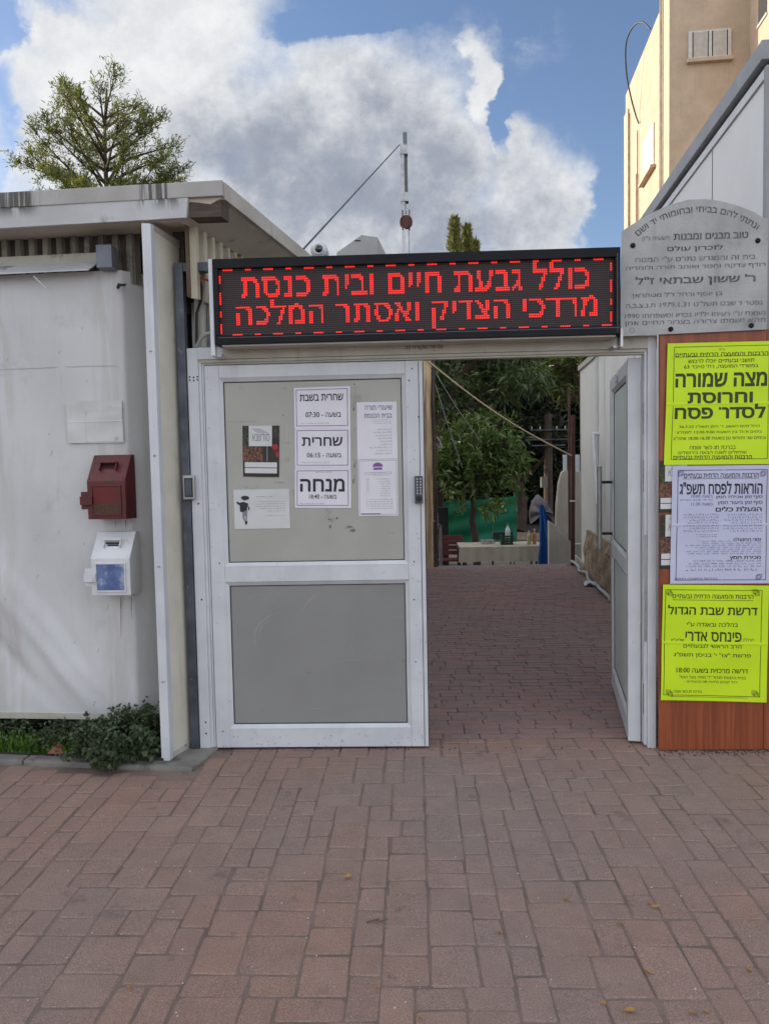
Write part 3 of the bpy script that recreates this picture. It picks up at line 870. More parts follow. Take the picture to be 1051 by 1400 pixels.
for z in (.15, .09, .8, 1.3): sc.lathe([(.005, 0), (.004, .002)], (-1.11, 0, z), (0, -1, 0), 8)
obj('screw', sc, M['rubber'], gf)
lt = Sheet([(-.02, -.0032, 2.086), (.215, -.0032, 2.086), (.215, -.0032, 2.045), (-.02, -.0032, 2.045)])
q = [P(553, 473, -.003), P(605, 473, -.003)]
lt = Sheet([(q[0][0], -.0032, q[0][2] + .002), (q[1][0], -.0032, q[0][2] + .002), (q[1][0], -.0032, q[0][2] - .024), (q[0][0], -.0032, q[0][2] - .024)])
lt.text('k', 'גם אני שקורה ככ', 0, 1, .1, .9, 0.01)
obj('lettering', lt.inks['k'], M['ink_black'], gf)

# doors: same build for both leaves, local x from hinge side 0..W, y depth (front at 0), z up
pan_up = mat('door_panel_cream', (0.41, 0.405, 0.37), (0.36, 0.355, 0.32), 2, 0.42, 0.0006, 20, dirt=((0.20, 0.19, 0.15), 0.5), dscale=7, dlo=.60, dhi=.72, spec=0.45)
pan_dn = mat('door_panel_grey', (0.275, 0.275, 0.265), (0.235, 0.235, 0.227), 1.5, 0.30, 0.0004, 20, dirt=((0.32, 0.32, 0.31), 0.5), dscale=2.6, dlo=.53, dhi=.75, spec=0.5)
pan_glass = mat('door_panel_frosted', (0.80, 0.86, 0.835), (0.74, 0.80, 0.775), 2, 0.35, 0.0004, 20, spec=0.4, transl=.35)


SCUFF = mat('scuff_dark', (.20, .18, .155), (.33, .31, .28), 40, .8)


def leaf(root, T, W, Hd, st, sr, tr, mr0, mr1, br, pu, pd, th=.055):
    """T maps local (x,y,z) to world; st / sr stile widths at x=0 and x=W"""
    def bx(mb, x0, x1, y0, y1, z0, z1):
        v = [T(x, y, z) for z in (z0, z1) for y in (y0, y1) for x in (x0, x1)]
        mb.add(v, [(0, 2, 3, 1), (4, 5, 7, 6), (0, 1, 5, 4), (2, 6, 7, 3), (0, 4, 6, 2), (1, 3, 7, 5)])
    for x0, x1 in ((0, st), (W - sr, W)):
        f = MB(); bx(f, x0, x1, 0, th, 0, Hd); obj('stile', f, M['white_alu'], root, bevel=0.0025)
    for z0, z1 in ((0, br), (mr0, mr1), (Hd - tr, Hd)):
        f = MB(); bx(f, st + .0006, W - sr - .0006, 0.0008, th - .0008, z0 + .0004, z1 - .0004)
        obj('rail', f, M['white_alu'], root, bevel=0.002)
    f = MB(); rgs = random.Random(int(W * 1000) + 3)
    for i in range(70):      # knocks, splashes and scratches on the paint
        z_ = rgs.choice([rgs.uniform(.006, br - .03), rgs.uniform(.006, br * .6), rgs.uniform(.05, Hd - .05)]); x_ = rgs.choice([rgs.uniform(.008, st - .015), rgs.uniform(W - sr + .008, W - .03)]) if z_ > br - .03 else rgs.uniform(.01, W - .02)
        a_, l_ = rgs.uniform(0, 3.14), rgs.uniform(.002, .009)
        c_ = [(math.cos(a_) * l_, math.sin(a_) * l_), (math.sin(a_) * .0016, -math.cos(a_) * .0016), (-math.cos(a_) * l_, -math.sin(a_) * l_), (-math.sin(a_) * .0018, math.cos(a_) * .0018)]
        f.add([T(x_ + dx, -.0006, z_ + dz) for dx, dz in c_], [(0, 1, 2, 3)])
    obj('scuff_mark', f, SCUFF, root)
    e = MB(); bx(e, W - .0005, W + .004, .006, th - .006, .004, Hd - .004); bx(e, W - .022, W - .019, -.0012, .0002, .003, Hd - .003)
    obj('edge_seal', e, M['rubber'], root)
    # glazing beads, sloping in
    b = MB(); w = .019
    for z0, z1 in ((br, mr0), (mr1, Hd - tr)):
        x0, x1 = st, W - sr
        o = [(x0, z0), (x1, z0), (x1, z1), (x0, z1)]
        i = [(x0 + w, z0 + w), (x1 - w, z0 + w), (x1 - w, z1 - w), (x0 + w, z1 - w)]
        for k in range(4):
            l = (k + 1) % 4
            b.add([T(*(o[k][0], -.0005, o[k][1])), T(o[l][0], -.0005, o[l][1]), T(i[l][0], .012, i[l][1]), T(i[k][0], .012, i[k][1]),
                   T(i[l][0], .024, i[l][1]), T(i[k][0], .024, i[k][1])], [(0, 1, 2, 3), (3, 2, 4, 5)])
            b.add([T(*(o[k][0], th + .0005, o[k][1])), T(o[l][0], th + .0005, o[l][1]), T(i[l][0], th - .012, i[l][1]), T(i[k][0], th - .012, i[k][1]),
                   T(i[l][0], th - .024, i[l][1]), T(i[k][0], th - .024, i[k][1])], [(0, 1, 2, 3), (3, 2, 4, 5)])
    obj('glazing_bead', b, M['white_alu'], root)
    g = MB()
    for z0, z1 in ((br, mr0), (mr1, Hd - tr)):
        x0, x1 = st + w, W - sr - w; a, c = z0 + w, z1 - w; t = .0045
        for (p0, p1, p2, p3) in ((x0, x1, a, a + t), (x0, x1, c - t, c), (x0, x0 + t, a + t, c - t), (x1 - t, x1, a + t, c - t)):
            bx(g, p0, p1, .0145, .0195, p2, p3)
    obj('gasket', g, M['rubber'], root)
    for nm, (z0, z1), m in (('panel', (br, mr0), pd), ('panel', (mr1, Hd - tr), pu)):
        p = MB(); bx(p, st + w - .006, W - sr - w + .006, .018, .034, z0 + w - .006, z1 - w + .006)
        obj(nm, p, m, root)


ld = thing('gate_door', 'closed gate leaf with cream and grey panels covered in paper notices', 'gate door', (-.5, .02, 0))
W = .056 + 1.057; Z0, Hd = .013, 1.992
zq = lambda px, py: P(px, py, 0)[2] - Z0
leaf(ld, lambda x, y, z: (-1.057 + x, .002 + y, Z0 + z), W, Hd, .073, .088, Hd - zq(298, 517), zq(440, 794.5), zq(440, 773), zq(440, 995.5), pan_up, pan_dn)
# lock with keypad
kx0, kx1 = P(566.5, 652, 0)[0], P(577.5, 652, 0)[0]; kz1, kz0 = P(572, 650.5, 0)[2], P(572, 688, 0)[2]
lk = obj('keypad_lock', MB().box(kx0, kx1, -.028, .001, kz0, kz1), M['steel'], ld, bevel=0.005)
kb_ = MB()
for r_ in range(6):
    for c_ in range(2):
        kb_.lathe([(.0055, 0), (.005, .004)], (kx0 + .0125 + c_ * .017, -.0285, kz1 - .016 - r_ * .0145), (0, -1, 0), 8)
obj('button', kb_, M['steel_bright'], lk)
obj('knob', MB().lathe([(.013, 0), (.013, .012), (.009, .018)], ((kx0 + kx1) / 2, -.0285, kz0 + .026), (0, -1, 0), 14), M['rubber'], lk)
bk = MB()
for (px, py) in ((300, 770), (566, 768), (572, 570), (563, 504), (559, 520), (305, 1000), (566, 820), (568, 905)):
    p = P(px, py, 0); bk.lathe([(.004, 0), (.0035, .002)], (p[0], .0018, p[2]), (0, -1, 0), 8)
obj('screw', bk, M['rubber'], ld)

rd = thing('gate_door', 'gate leaf standing open inwards with two frosted panes and long pull bar', 'gate door', (1.1, .07, 0))
rdir = np.array([.165, .986, 0]); rdir /= np.linalg.norm(rdir); rnor = np.array([rdir[1], -rdir[0], 0])
T2 = lambda x, y, z: np.array([1.099, .062, .013]) + rdir * x + rnor * y + HZ * z
leaf(rd, T2, 1.10, 1.985, .088, .075, .075, .86, .945, .11, pan_glass, pan_glass, th=.062)
hd_ = MB()
hd_.tube([T2(1.01, -.075, .90), T2(1.01, -.075, 1.43)], .016, 14)
pull = obj('pull_bar', hd_, M['steel_bright'], rd)
for z in (1.0, 1.33): obj('standoff', MB().tube([T2(1.01, -.06, z), T2(1.01, .002, z)], .009, 8), M['rubber'], pull)
obj('closer_tab', MB().hexa([T2(.55, -.004, 1.92), T2(.62, -.004, 1.92), T2(.62, -.004, 1.96), T2(.55, -.004, 1.96)], -rnor * .01), M['white_alu'], rd)
for z0 in (1.77, 1.48, .33):
    hg = MB()
    for i in range(5):
        hg.lathe([(.0095, 0), (.0095, .030)], (1.172, .020, z0 - i * .033), (0, 0, -1), 12)
    obj('hinge', hg, M['steel_bright'], gf)
sk = MB().box(1.166, 1.179, .0065, .0082, .55, 1.10)
obj('strike_plate', sk, M['steel_bright'], gf)

# ------------------------------------------------------------------ LED sign
sg = thing('led_sign', 'long black LED sign with red Hebrew dot letters mounted above the gate', 'led sign', (.025, -.1, 2.083))
SX0, SX1, SZ0, SZ1, SY = -.963, 1.011, 2.088, 2.502, -.14
px0, px1, pz0, pz1 = -.938, .986, 2.131, 2.456
hs = MB().box(SX0, SX1, SY, -.03, SZ0, pz0).box(SX0, SX1, SY, -.03, pz1, SZ1).box(SX0, px0, SY, -.03, pz0, pz1).box(px1, SX1, SY, -.03, pz0, pz1).box(px0, px1, -.11, -.032, pz0, pz1)
obj('housing', hs, M['black_alu'], sg, bevel=0.003)
obj('trim_line', MB().box(SX0 + .02, SX1 - .002, SY - .0008, SY + .004, pz0 - .012, pz0 - .009).box(px1 + .009, px1 + .0115, SY - .0008, SY + .004, SZ0 + .01, SZ1 - .03), mat('grey_line', (.09, .09, .11), None, 5, .4), sg)


def led_panel_mat():
    m = bpy.data.materials.new('led_panel'); m.use_nodes = True
    k = NB(m.node_tree)
    out = k.n('ShaderNodeOutputMaterial'); b = k.n('ShaderNodeBsdfPrincipled')
    tc = k.n('ShaderNodeTexCoord').outputs['Object']
    sp = k.n('ShaderNodeSeparateXYZ'); k.L(k.v('SUBTRACT', tc, (px0 - .025, 0, pz0 - 2.083)), sp.inputs[0])
    fx = k.m('SUBTRACT', k.m('FRACT', k.m('DIVIDE', sp.outputs[0], PIT)), .5)
    fz = k.m('SUBTRACT', k.m('FRACT', k.m('DIVIDE', sp.outputs[2], PIT)), .5)
    r = k.m('SQRT', k.m('ADD', k.m('MULTIPLY', fx, fx), k.m('MULTIPLY', fz, fz)))
    col = k.mix(k.m('LESS_THAN', r, .34), C4((.036, .022, .024)), C4((.009, .006, .007)))
    bar = k.m('GREATER_THAN', k.m('ABSOLUTE', fz), .41)
    col = k.mix(bar, col, C4((.085, .056, .060)))
    k.L(col, b.inputs['Base Color']); b.inputs['Roughness'].default_value = .75
    k.L(b.outputs[0], out.inputs[0])
    return m


NC, NR = 192, 32
PIT = (px1 - px0) / NC
PITZ = (pz1 - pz0) / NR
obj('screen', MB().box(px0, px1, -.118, -.111, pz0, pz1), led_panel_mat(), sg)
lit = np.zeros((NR, NC), bool)


def raster(t, c0, c1, r0, r1, bold, spacing=1.0):
    v, f, asp, ly = glyphs(t, bold, spacing)
    w, h = c1 - c0, r1 - r0
    A = v * np.array([w, -h]) + np.array([c0, r1])
    for face in f:
        p = A[list(face)]
        for k in range(1, len(face) - 1):
            a, b, c = p[0], p[k], p[k + 1]
            x0, x1 = int(max(0, min(a[0], b[0], c[0]) - 1)), int(min(NC - 1, max(a[0], b[0], c[0]) + 1))
            y0, y1 = int(max(0, min(a[1], b[1], c[1]) - 1)), int(min(NR - 1, max(a[1], b[1], c[1]) + 1))
            d = (b[0] - a[0]) * (c[1] - a[1]) - (c[0] - a[0]) * (b[1] - a[1])
            if abs(d) < 1e-9: continue
            for yy in range(y0, y1 + 1):
                for xx in range(x0, x1 + 1):
                    X, Y = xx + .5, yy + .5
                    s_ = ((X - a[0]) * (c[1] - a[1]) - (c[0] - a[0]) * (Y - a[1])) / d
                    t_ = ((b[0] - a[0]) * (Y - a[1]) - (X - a[0]) * (b[1] - a[1])) / d
                    if s_ >= 0 and t_ >= 0 and s_ + t_ <= 1: lit[yy, xx] = True


# two lines; bounding boxes include the tall lamed / low qof
raster('כולל גבעת חיים ובית כנסת', 11, 180.5, 1.4, 14.4, 0.018, 1.07)
raster('מרדכי הצדיק ואסתר המלכה', 8.5, 184, 15.0, 31.0, 0.018, 1.07)
# running dashes round the edge
c = 2; L = 5
while c < NC - 3:
    lit[0:1, c:c + L] = True; lit[31, (c + 4):(c + 4 + L)] = True
    c += L + 6; L = 8 - L
for r0, n in ((3, 4), (11, 6), (20, 3), (26, 5)):
    lit[r0:r0 + n, 0:1] = True; lit[r0 - 1:r0 - 1 + n, NC - 2:NC - 1] = True
ledm = bpy.data.materials.new('led_red'); ledm.use_nodes = True
_b = ledm.node_tree.nodes['Principled BSDF']
_b.inputs['Base Color'].default_value = (.3, .01, .01, 1); _b.inputs['Emission Color'].default_value = (1.0, .018, .010, 1); _b.inputs['Emission Strength'].default_value = 0.60
_b.inputs['Roughness'].default_value = .3
lm = MB()
for r_ in range(NR):
    for c_ in range(NC):
        if lit[r_, c_]:
            cx_, cz_ = px0 + (c_ + .5) * PIT, pz1 - (r_ + .5) * PITZ
            ring = [(cx_ + .0036 * math.cos(R(45 * i + 22)), -.1190, cz_ + .0036 * math.sin(R(45 * i + 22))) for i in range(8)]
            lm.add(ring + [(cx_, -.1215, cz_)], [(i, (i + 1) % 8, 8) for i in range(8)])
lo_ = obj('lit_letters', lm, ledm, sg)
glow = bpy.data.materials.new('led_halo'); glow.use_nodes = True
_g = glow.node_tree.nodes['Principled BSDF']
_g.inputs['Base Color'].default_value = (.1, .01, .01, 1); _g.inputs['Emission Color'].default_value = (1.0, .006, .006, 1); _g.inputs['Emission Strength'].default_value = .025
gl = MB()  # dim glowing tiles imitate the red light spilling between lit dots
for r_ in range(NR):
    for c_ in range(NC):
        if lit[r_, c_]:
            x_, z_ = px0 + c_ * PIT, pz1 - (r_ + 1) * PITZ
            gl.add([(x_, -.1184, z_), (x_ + PIT, -.1184, z_), (x_ + PIT, -.1184, z_ + PITZ), (x_, -.1184, z_ + PITZ)], [(0, 1, 2, 3)])
obj('led_halo', gl, glow, sg)
br_ = MB().box(-.985, -.9645, -.132, -.09, 2.035, 2.505).box(-.985, -.945, -.09, -.0035, 2.035, 2.052)
obj('bracket', br_, M['white_alu'], sg, bevel=0.002)
obj('bracket', MB().box(1.0125, 1.026, -.128, -.0645, 2.028, 2.12).box(.99, 1.0122, -.085, -.0045, 2.03, 2.044), M['steel_bright'], sg, bevel=0.002)
obj('sill_strip', MB().box(-.93, .99, -.125, -.004, 2.080, 2.0875), M['cream_alu'], sg)

cm_ = P(436, 342, -.06)
ca = thing('security_camera', 'round white security camera with dark lens peering over the LED sign', 'camera', (cm_[0], -.04, 2.503))
rd_ = 11.5 / 1070 * 3.95
obj('body', MB().lathe([(rd_ * .62, -.0), (rd_ * .96, .012), (rd_, .03), (rd_, .10), (rd_ * .8, .115)], (cm_[0], -.085, cm_[2]), (0, 1, 0), 26), M['white_alu'], ca, smooth=False, bevel=0.001)
obj('lens_face', MB().lathe([(rd_ * .60, 0), (rd_ * .60, .004)], (cm_[0], -.0865, cm_[2]), (0, 1, 0), 22), M['steel_bright'], ca)
obj('lens', MB().lathe([(rd_ * .08, -.006), (rd_ * .35, -.004), (rd_ * .47, .004)], (cm_[0] + .002, -.089, cm_[2]), (0, 1, 0), 22), mat('lens_glass', (.012, .012, .016), None, 5, .12, spec=.8), ca, smooth=True)
obj('mount', MB().box(cm_[0] - .02, cm_[0] + .02, -.03, .0, 2.5025, cm_[2] - rd_ * .7), M['white_alu'], ca)

# wires beside the sign
w1 = MB().tube([P(253, 302, .08), P(262, 325, .07), P(259, 345, .06), P(255, 366, .05), P(262, 377, .05), P(288, 384, -.02)], .006, 6)
tag(obj('red_cable', w1, M['cable_red'], loc=P(288, 384, -.02)), 'thin red cable hanging from the roof edge down behind the sign', 'cable')
w2 = MB().tube([P(268, 374, .06), P(276, 392, .06), P(275, 410, .06), P(269, 428, .07), P(269, 470, .07)], .007, 6)
tag(obj('black_cable', w2, M['cable_black'], loc=P(269, 470, .07)), 'black cable dangling between steel post and LED sign', 'cable')
w3 = MB().tube([P(294, 454, -.03), P(283, 456, 0.0), P(274, 464, .03), P(269, 474, .05)], .009, 8)
tag(obj('grey_cable', w3, M['cable_grey'], loc=P(269, 474, .05)), 'pale grey cable curving from LED sign end to gate frame', 'cable')

# ------------------------------------------------------------------ memorial plaque
PY = -.062
plq = thing('memorial_plaque', 'round topped grey metal plaque engraved in Hebrew above the notice board', 'plaque', (1.38, PY, 2.09))
pts = [P(846.7, 460, PY), P(1047.7, 450.5, PY), P(1049.3, 301, PY)]
arc = [(1049.3, 301), (1030, 290), (1008, 281), (986, 275), (964, 272), (940, 273), (915, 280), (890, 291), (868, 304), (849.6, 316)]
pts = [P(846.7, 460, PY), P(1047.7, 450.5, PY)] + [P(x, y, PY) for x, y in arc]
plm = mat('plaque_metal', (0.38, 0.38, 0.375), (0.30, 0.30, 0.30), 5, 0.45, 0.0005, 60, metal=0.25, streak=((0.22, 0.22, 0.22), 0.5), dirt=((0.18, 0.18, 0.18), 0.6), dscale=6, dlo=.55, dhi=.72, speck=.08, spscale=160)
obj('plate', MB().prism(pts, (0, .004, 0)), plm, plq, bevel=0.0008)
ps = Sheet(pxs([(849.9, 265), (1051, 265), (1047.7, 450.5), (846.7, 460)], PY - .0008))
zx = lambda v: v / 4.777 + 830
zy = lambda v: v / 4.777 + 260


def ptext(ink, t, x0, x1, y0, y1, bold=0.0):
    """x0..x1,y0..y1 in the plaque's own close-up units"""
    xm, sl_ = (x0 + x1) / 2, .03 * (x1 - x0) * .13
    a = P(zx(x0), zy(y0), PY); b = P(zx(x1), zy(y1), PY)
    a[2] = P(zx(xm), zy(y0 + sl_), PY)[2]; b[2] = P(zx(xm), zy(y1 - sl_), PY)[2]
    # slope of lines follows the plate's level edges
    s = ps
    vv, f, asp, ly = glyphs(t, bold + .006)
    s.ink(ink).add([np.array([a[0] + (b[0] - a[0]) * u, PY - .0015 - k * .00012, b[2] + (a[2] - b[2]) * v]) for (u, v), k in zip(vv, ly)], f)


ptext('k', 'טוב מבנים ומבנות', 432, 918, 276, 322, .012)
ptext('g', '(ישעיה נ"ו)', 225, 405, 298, 335)
ptext('k', 'לזכרון עולם', 390, 752, 358, 404, .006)
ptext('g', 'בית זה והמגרש נתרם ע"י המנוח', 182, 965, 424, 464, .006)
ptext('g', 'רודף צדקה וחסד ואוהב תורה ולומדיה', 120, 1030, 478, 522, .004)
ptext('k', "ר' ששון שבתאי ז\"ל", 182, 965, 552, 625, .014)
ptext('g', 'בן יוסף ורחל ז"ל מטהראן', 160, 750, 662, 704, .004)
ptext('g', "נפטר ו' שבט תשל\"ט 1979.1.31 ת.נ.צ.ב.ה", 120, 1010, 722, 762, .004)
ptext('g', 'הונצח ע"י רעיתו ילדיו נכדיו ומשפחתו 1990', 112, 1030, 790, 830, .002)
ptext('g', 'תהא נשמתו צרורה בצרור החיים אמן', 112, 1030, 842, 884, .002)
# arched top line, letter by letter along the curve
top = 'ונתתי להם בביתי ובחומותי יד ושם'
# centre of an arc through three measured points
A_, B_, C_ = (np.array([zx(x), zy(y)]) for x, y in ((185, 285), (620, 120), (985, 240)))
D_ = 2 * (A_[0] * (B_[1] - C_[1]) + B_[0] * (C_[1] - A_[1]) + C_[0] * (A_[1] - B_[1]))
ux = ((A_ @ A_) * (B_[1] - C_[1]) + (B_ @ B_) * (C_[1] - A_[1]) + (C_ @ C_) * (A_[1] - B_[1])) / D_
uy = ((A_ @ A_) * (C_[0] - B_[0]) + (B_ @ B_) * (A_[0] - C_[0]) + (C_ @ C_) * (B_[0] - A_[0])) / D_
O_ = np.array([ux, uy]); r_arc = np.linalg.norm(A_ - O_)
a0 = math.atan2(A_[1] - O_[1], A_[0] - O_[0]); a1 = math.atan2(C_[1] - O_[1], C_[0] - O_[0])
vv, f, asp, ly = glyphs(top, .006)
hh = 9.5
arcv = []
for (u, v), k in zip(vv, ly):
    an = a0 + (a1 - a0) * u; rr = r_arc + (v - .5) * hh
    p = P(O_[0] + rr * math.cos(an), O_[1] + rr * math.sin(an), PY); arcv.append((p[0], PY - .0015 - k * .00012, p[2]))
ps.ink('k').add(arcv, f)
ing = mat('engraving', (0.045, 0.045, 0.045), (0.16, 0.16, 0.16), 40, .7)
ing2 = mat('engraving_worn', (0.10, 0.10, 0.10), (0.25, 0.25, 0.25), 34, .7)
obj('engraving', ps.inks['k'], ing, plq); obj('engraving', ps.inks['g'], ing2, plq)
for x, y in ((165, 362), (980, 330), (412, 908), (937, 884)):
    p = P(zx(x), zy(y), PY)
    obj('bolt', MB().lathe([(.0125, 0), (.012, .005), (.008, .009)], (p[0], PY, p[2]), (0, -1, 0), 12), M['black_alu'], plq)
p = P(zx(160), zy(915), PY)
obj('stamp', MB().add([(p[0] + r_ * math.cos(R(a)), PY - .001, p[2] + r_ * math.sin(R(a))) for a in range(0, 360, 30) for r_ in (.0105, .0125)], [(2 * i, 2 * i + 1, (2 * i + 3) % 24, (2 * i + 2) % 24) for i in range(12)]), ing2, plq)

# ------------------------------------------------------------------ notice board
BY = -.050
nb = thing('notice_board', 'reddish brown wooden notice board on steel posts covered with posters', 'notice board', (1.6, -.03, 0))
brown = mat('brown_board', (0.31, 0.078, 0.026), (0.20, 0.046, 0.016), 5, 0.45, 0.0006, 40, stretch=(9, 9, .35), dirt=((0.16, 0.045, 0.02), 0.6), dscale=5)
obj('board', MB().box(1.2245, 1.742, BY, BY + .02, .005, 2.115), brown, nb, bevel=0.001)
obj('board', MB().box(1.745, 2.32, BY + .001, BY + .021, .005, 2.110), brown, nb, bevel=0.001)
for x_, z_ in ((1.26, 2.70), (1.69, 2.60), (2.24, 2.10)): obj('post', MB().box(x_, x_ + .05, -.029, .02, -.02, z_), M['steel'], nb)
obj('kick_strip', MB().box(1.3, 2.3, -.04, -.031, -.006, .03), M['steel'], nb)

rngt = random.Random(11)
# top yellow poster
P1 = [(911.9, 469.7), (1059, 466.2), (1056.2, 634.3), (906.9, 635.7)]
s = Sheet(pxs(P1, BY - .0052), wave=.0022, seed=1)
bx = lambda x: (x / 4.98 + 840)
def uvof(sheet_px, x, y):
    # inverse bilinear, good enough by iteration
    (ax, ay), (bx_, by), (cx_, cy), (dx_, dy) = sheet_px
    u = v = .5
    for _ in range(8):
        X = ax * (1 - u) * (1 - v) + bx_ * u * (1 - v) + cx_ * u * v + dx_ * (1 - u) * v
        Y = ay * (1 - u) * (1 - v) + by * u * (1 - v) + cy * u * v + dy * (1 - u) * v
        u += (x - X) / (((bx_ - ax) + (cx_ - dx_)) / 2 + 1e-9); v += (y - Y) / (((dy - ay) + (cy - by)) / 2 + 1e-9)
    return u, v


def zt_(sheet, quad, ox, oy, sc_):
    def f(ink, t, x0, x1, y0, y1, bold=0.0):
        u0, v0 = uvof(quad, ox + x0 / sc_, oy + y0 / sc_); u1, v1 = uvof(quad, ox + x1 / sc_, oy + y1 / sc_)
        k = abs((quad[1][1] - quad[0][1]) / (quad[1][0] - quad[0][0])) * (x1 - x0) * .12
        _, v0 = uvof(quad, ox + (x0 + x1) / 2 / sc_, oy + (y0 + k) / sc_); _, v1 = uvof(quad, ox + (x0 + x1) / 2 / sc_, oy + (y1 - k) / sc_)
        sheet.text(ink, t, u0, u1, v0, v1, bold)
    return f


t1 = zt_(s, P1, 840, 450, 4.98)
t1('g', 'ב"ה', 708, 745, 130, 145)
t1('g', 'הרבנות והמועצה הדתית גבעתיים', 412, 1040, 156, 184, .012)
u0, v0 = uvof(P1, 840 + 412 / 4.98, 450 + 189 / 4.98); u1, _ = uvof(P1, 840 + 1040 / 4.98, 450 + 189 / 4.98); s.quad('g', u0, u1, v0, v0 + .004)
t1('g', 'תושבי גבעתיים יוכלו לרכוש', 500, 945, 196, 228, .008)
t1('g', "במשרדי המועצה, רח' טייבר 63", 470, 972, 236, 268, .008)
t1('g', 'מצה שמורה', 412, 1032, 292, 394, .030)
t1('g', 'וחרוסת', 494, 936, 426, 504, .030)
t1('g', 'לסדר פסח', 406, 1022, 508, 610, .030)
t1('g', 'החל מיום ראשון, ד\' ניסן תשפ"ג 26.3.23', 436, 982, 648, 674, .004)
t1('g', "בימים א'-ה' בין השעות 9:00-12:00 לפנה\"צ", 418, 996, 686, 714, .004)
t1('g', 'ובימים שני וחמישי גם בשעות 16:30-18:00 אחה"צ', 396, 1022, 726, 752, .004)
t1('g', 'בברכת חג כשר ושמח', 508, 818, 792, 818, .004)
t1('g', 'ואיחולים לשנה הבאה בירושלים', 432, 890, 824, 850, .004)
t1('g', 'הרבנות והמועצה הדתית גבעתיים', 398, 928, 858, 886, .014)
s.frame('g', .062, .945, .030, .958, .005)
s.build('poster', 'topmost yellow green poster, thick black Hebrew headline, under the memorial plaque', 'poster', M['paper_yellow'], {'lettering': ('g', M['ink_green'])}, 'posters on the notice board')

# lavender poster
P2 = [(918.5, 637), (1054.2, 635.5), (1052, 797.3), (915, 798)]
s = Sheet(pxs(P2, BY - .0058), wave=.0020, seed=2)
t2 = zt_(s, P2, 860, 630, 5.5)
t2('k', 'הרבנות והמועצה הדתית גבעתיים', 410, 965, 92, 128, .012)
t2('k', 'הוראות לפסח תשפ"ג', 376, 996, 150, 252, .022)
t2('k', 'סוף זמן אכילת חמץ', 645, 998, 254, 286, .006)
t2('g', 'בשעה 10:00', 460, 622, 252, 276, .004)
t2('g', 'על פי מנהג הגר"א', 380, 622, 284, 298, .0)
t2('k', 'סוף זמן ביעור חמץ', 660, 998, 300, 332, .006)
t2('g', 'בשעה 11:20', 460, 622, 310, 334, .004)
t2('k', 'הגעלת כלים', 646, 992, 340, 380, .022)
uv2 = lambda x, y: uvof(P2, 860 + x / 5.5, 630 + y / 5.5)
for (x0, x1, y0, y1, n) in ((700, 992, 398, 540, 7), (384, 666, 398, 540, 7), (450, 655, 550, 580, 2), (384, 985, 600, 705, 7), (372, 985, 748, 805, 3), (380, 950, 812, 838, 1)):
    a = uv2(x0, y0); b = uv2(x1, y1); s.lines('g', a[0], b[0], a[1], b[1], n, rngt, .5)
t2('k', 'זמני ההגעלה', 780, 985, 574, 598, .016)
t2('k', 'מכירת חמץ', 752, 982, 712, 746, .020)
t2('g', 'הרבנות והמועצה הדתית', 335, 655, 878, 898, .008)
a = uv2(362, 70); b = uv2(1022, 895)
s.frame('k', a[0], b[0], a[1], b[1], .006); s.quad('k', uv2(400, 0)[0], uv2(970, 0)[0], uv2(0, 138)[1], uv2(0, 141)[1])
for (x, y) in ((385, 95), (1000, 95), (970, 870)):
    for q in range(3):
        u_, v_ = uv2(x + q * 7 - 8, y - q * 6 + 6); s.frame('g', u_ - .022, u_ + .022, v_ - .018, v_ + .018, .004)
s.build('poster', 'pale lavender poster of fine black Hebrew print between two yellow posters', 'poster', M['paper_lavender'], {'lettering': ('k', M['ink_black']), 'fine_print': ('g', M['ink_blue'])}, 'posters on the notice board')

# lower yellow poster
P3 = [(905.5, 799.1), (1050.4, 800.4), (1046.4, 960), (902.2, 956.7)]
s = Sheet(pxs(P3, BY - .0068), wave=.0022, seed=3)
t3 = zt_(s, P3, 860, 780, 5.5)
t3('g', 'הרבנות והמועצה הדתית גבעתיים', 322, 928, 178, 210, .012)
a = uvof(P3, 860 + 322 / 5.5, 780 + 216 / 5.5); b = uvof(P3, 860 + 928 / 5.5, 780 + 216 / 5.5); s.quad('g', a[0], b[0], a[1], a[1] + .004)
t3('g', 'דרשת שבת הגדול', 288, 960, 258, 334, .018)
t3('g', 'בהלכה ובאגדה ע"י', 430, 812, 384, 420, .008)
t3('g', 'פינחס אדרי', 420, 838, 458, 532, .018)
t3('g', 'שליט"א', 312, 408, 506, 528, .004); t3('g', 'הרה"ג', 850, 928, 506, 528, .004)
t3('g', 'הרב הראשי לגבעתיים', 404, 838, 548, 580, .008)
t3('g', 'פרשת "צו" י\' בניסן תשפ"ג', 330, 908, 616, 656, .008)
t3('g', 'דרשה מרכזית בשעה 18:00', 350, 888, 730, 768, .012)
t3('g', 'בבית הכנסת הגדול "ר\' מאיר בעל הנס"', 372, 872, 788, 812, .004)
t3('g', "רח' קיבוץ גלויות 38 גבעתיים", 428, 808, 824, 848, .004)
t3('g', 'בברכת חג כשר ושמח', 330, 545, 898, 918, .0)
uv3 = lambda x, y: uvof(P3, 860 + x / 5.5, 780 + y / 5.5)
a = uv3(268, 140); b = uv3(976, 950)
s.frame('g', a[0], b[0], a[1], b[1], .0055)
s.quad('g', uv3(330, 0)[0], uv3(910, 0)[0], uv3(0, 936)[1], uv3(0, 939)[1])
for (x, y) in ((296, 165), (950, 165), (296, 918), (942, 925)):
    for q in range(3):
        u_, v_ = uv3(x + (q - 1) * 9, y + (q - 1) * 9); s.frame('g', u_ - .022, u_ + .022, v_ - .018, v_ + .018, .004)
s.build('poster', 'lowest yellow green poster, thin double border, above the bare foot of the board', 'poster', M['paper_yellow'], {'lettering': ('g', M['ink_green'])}, 'posters on the notice board')

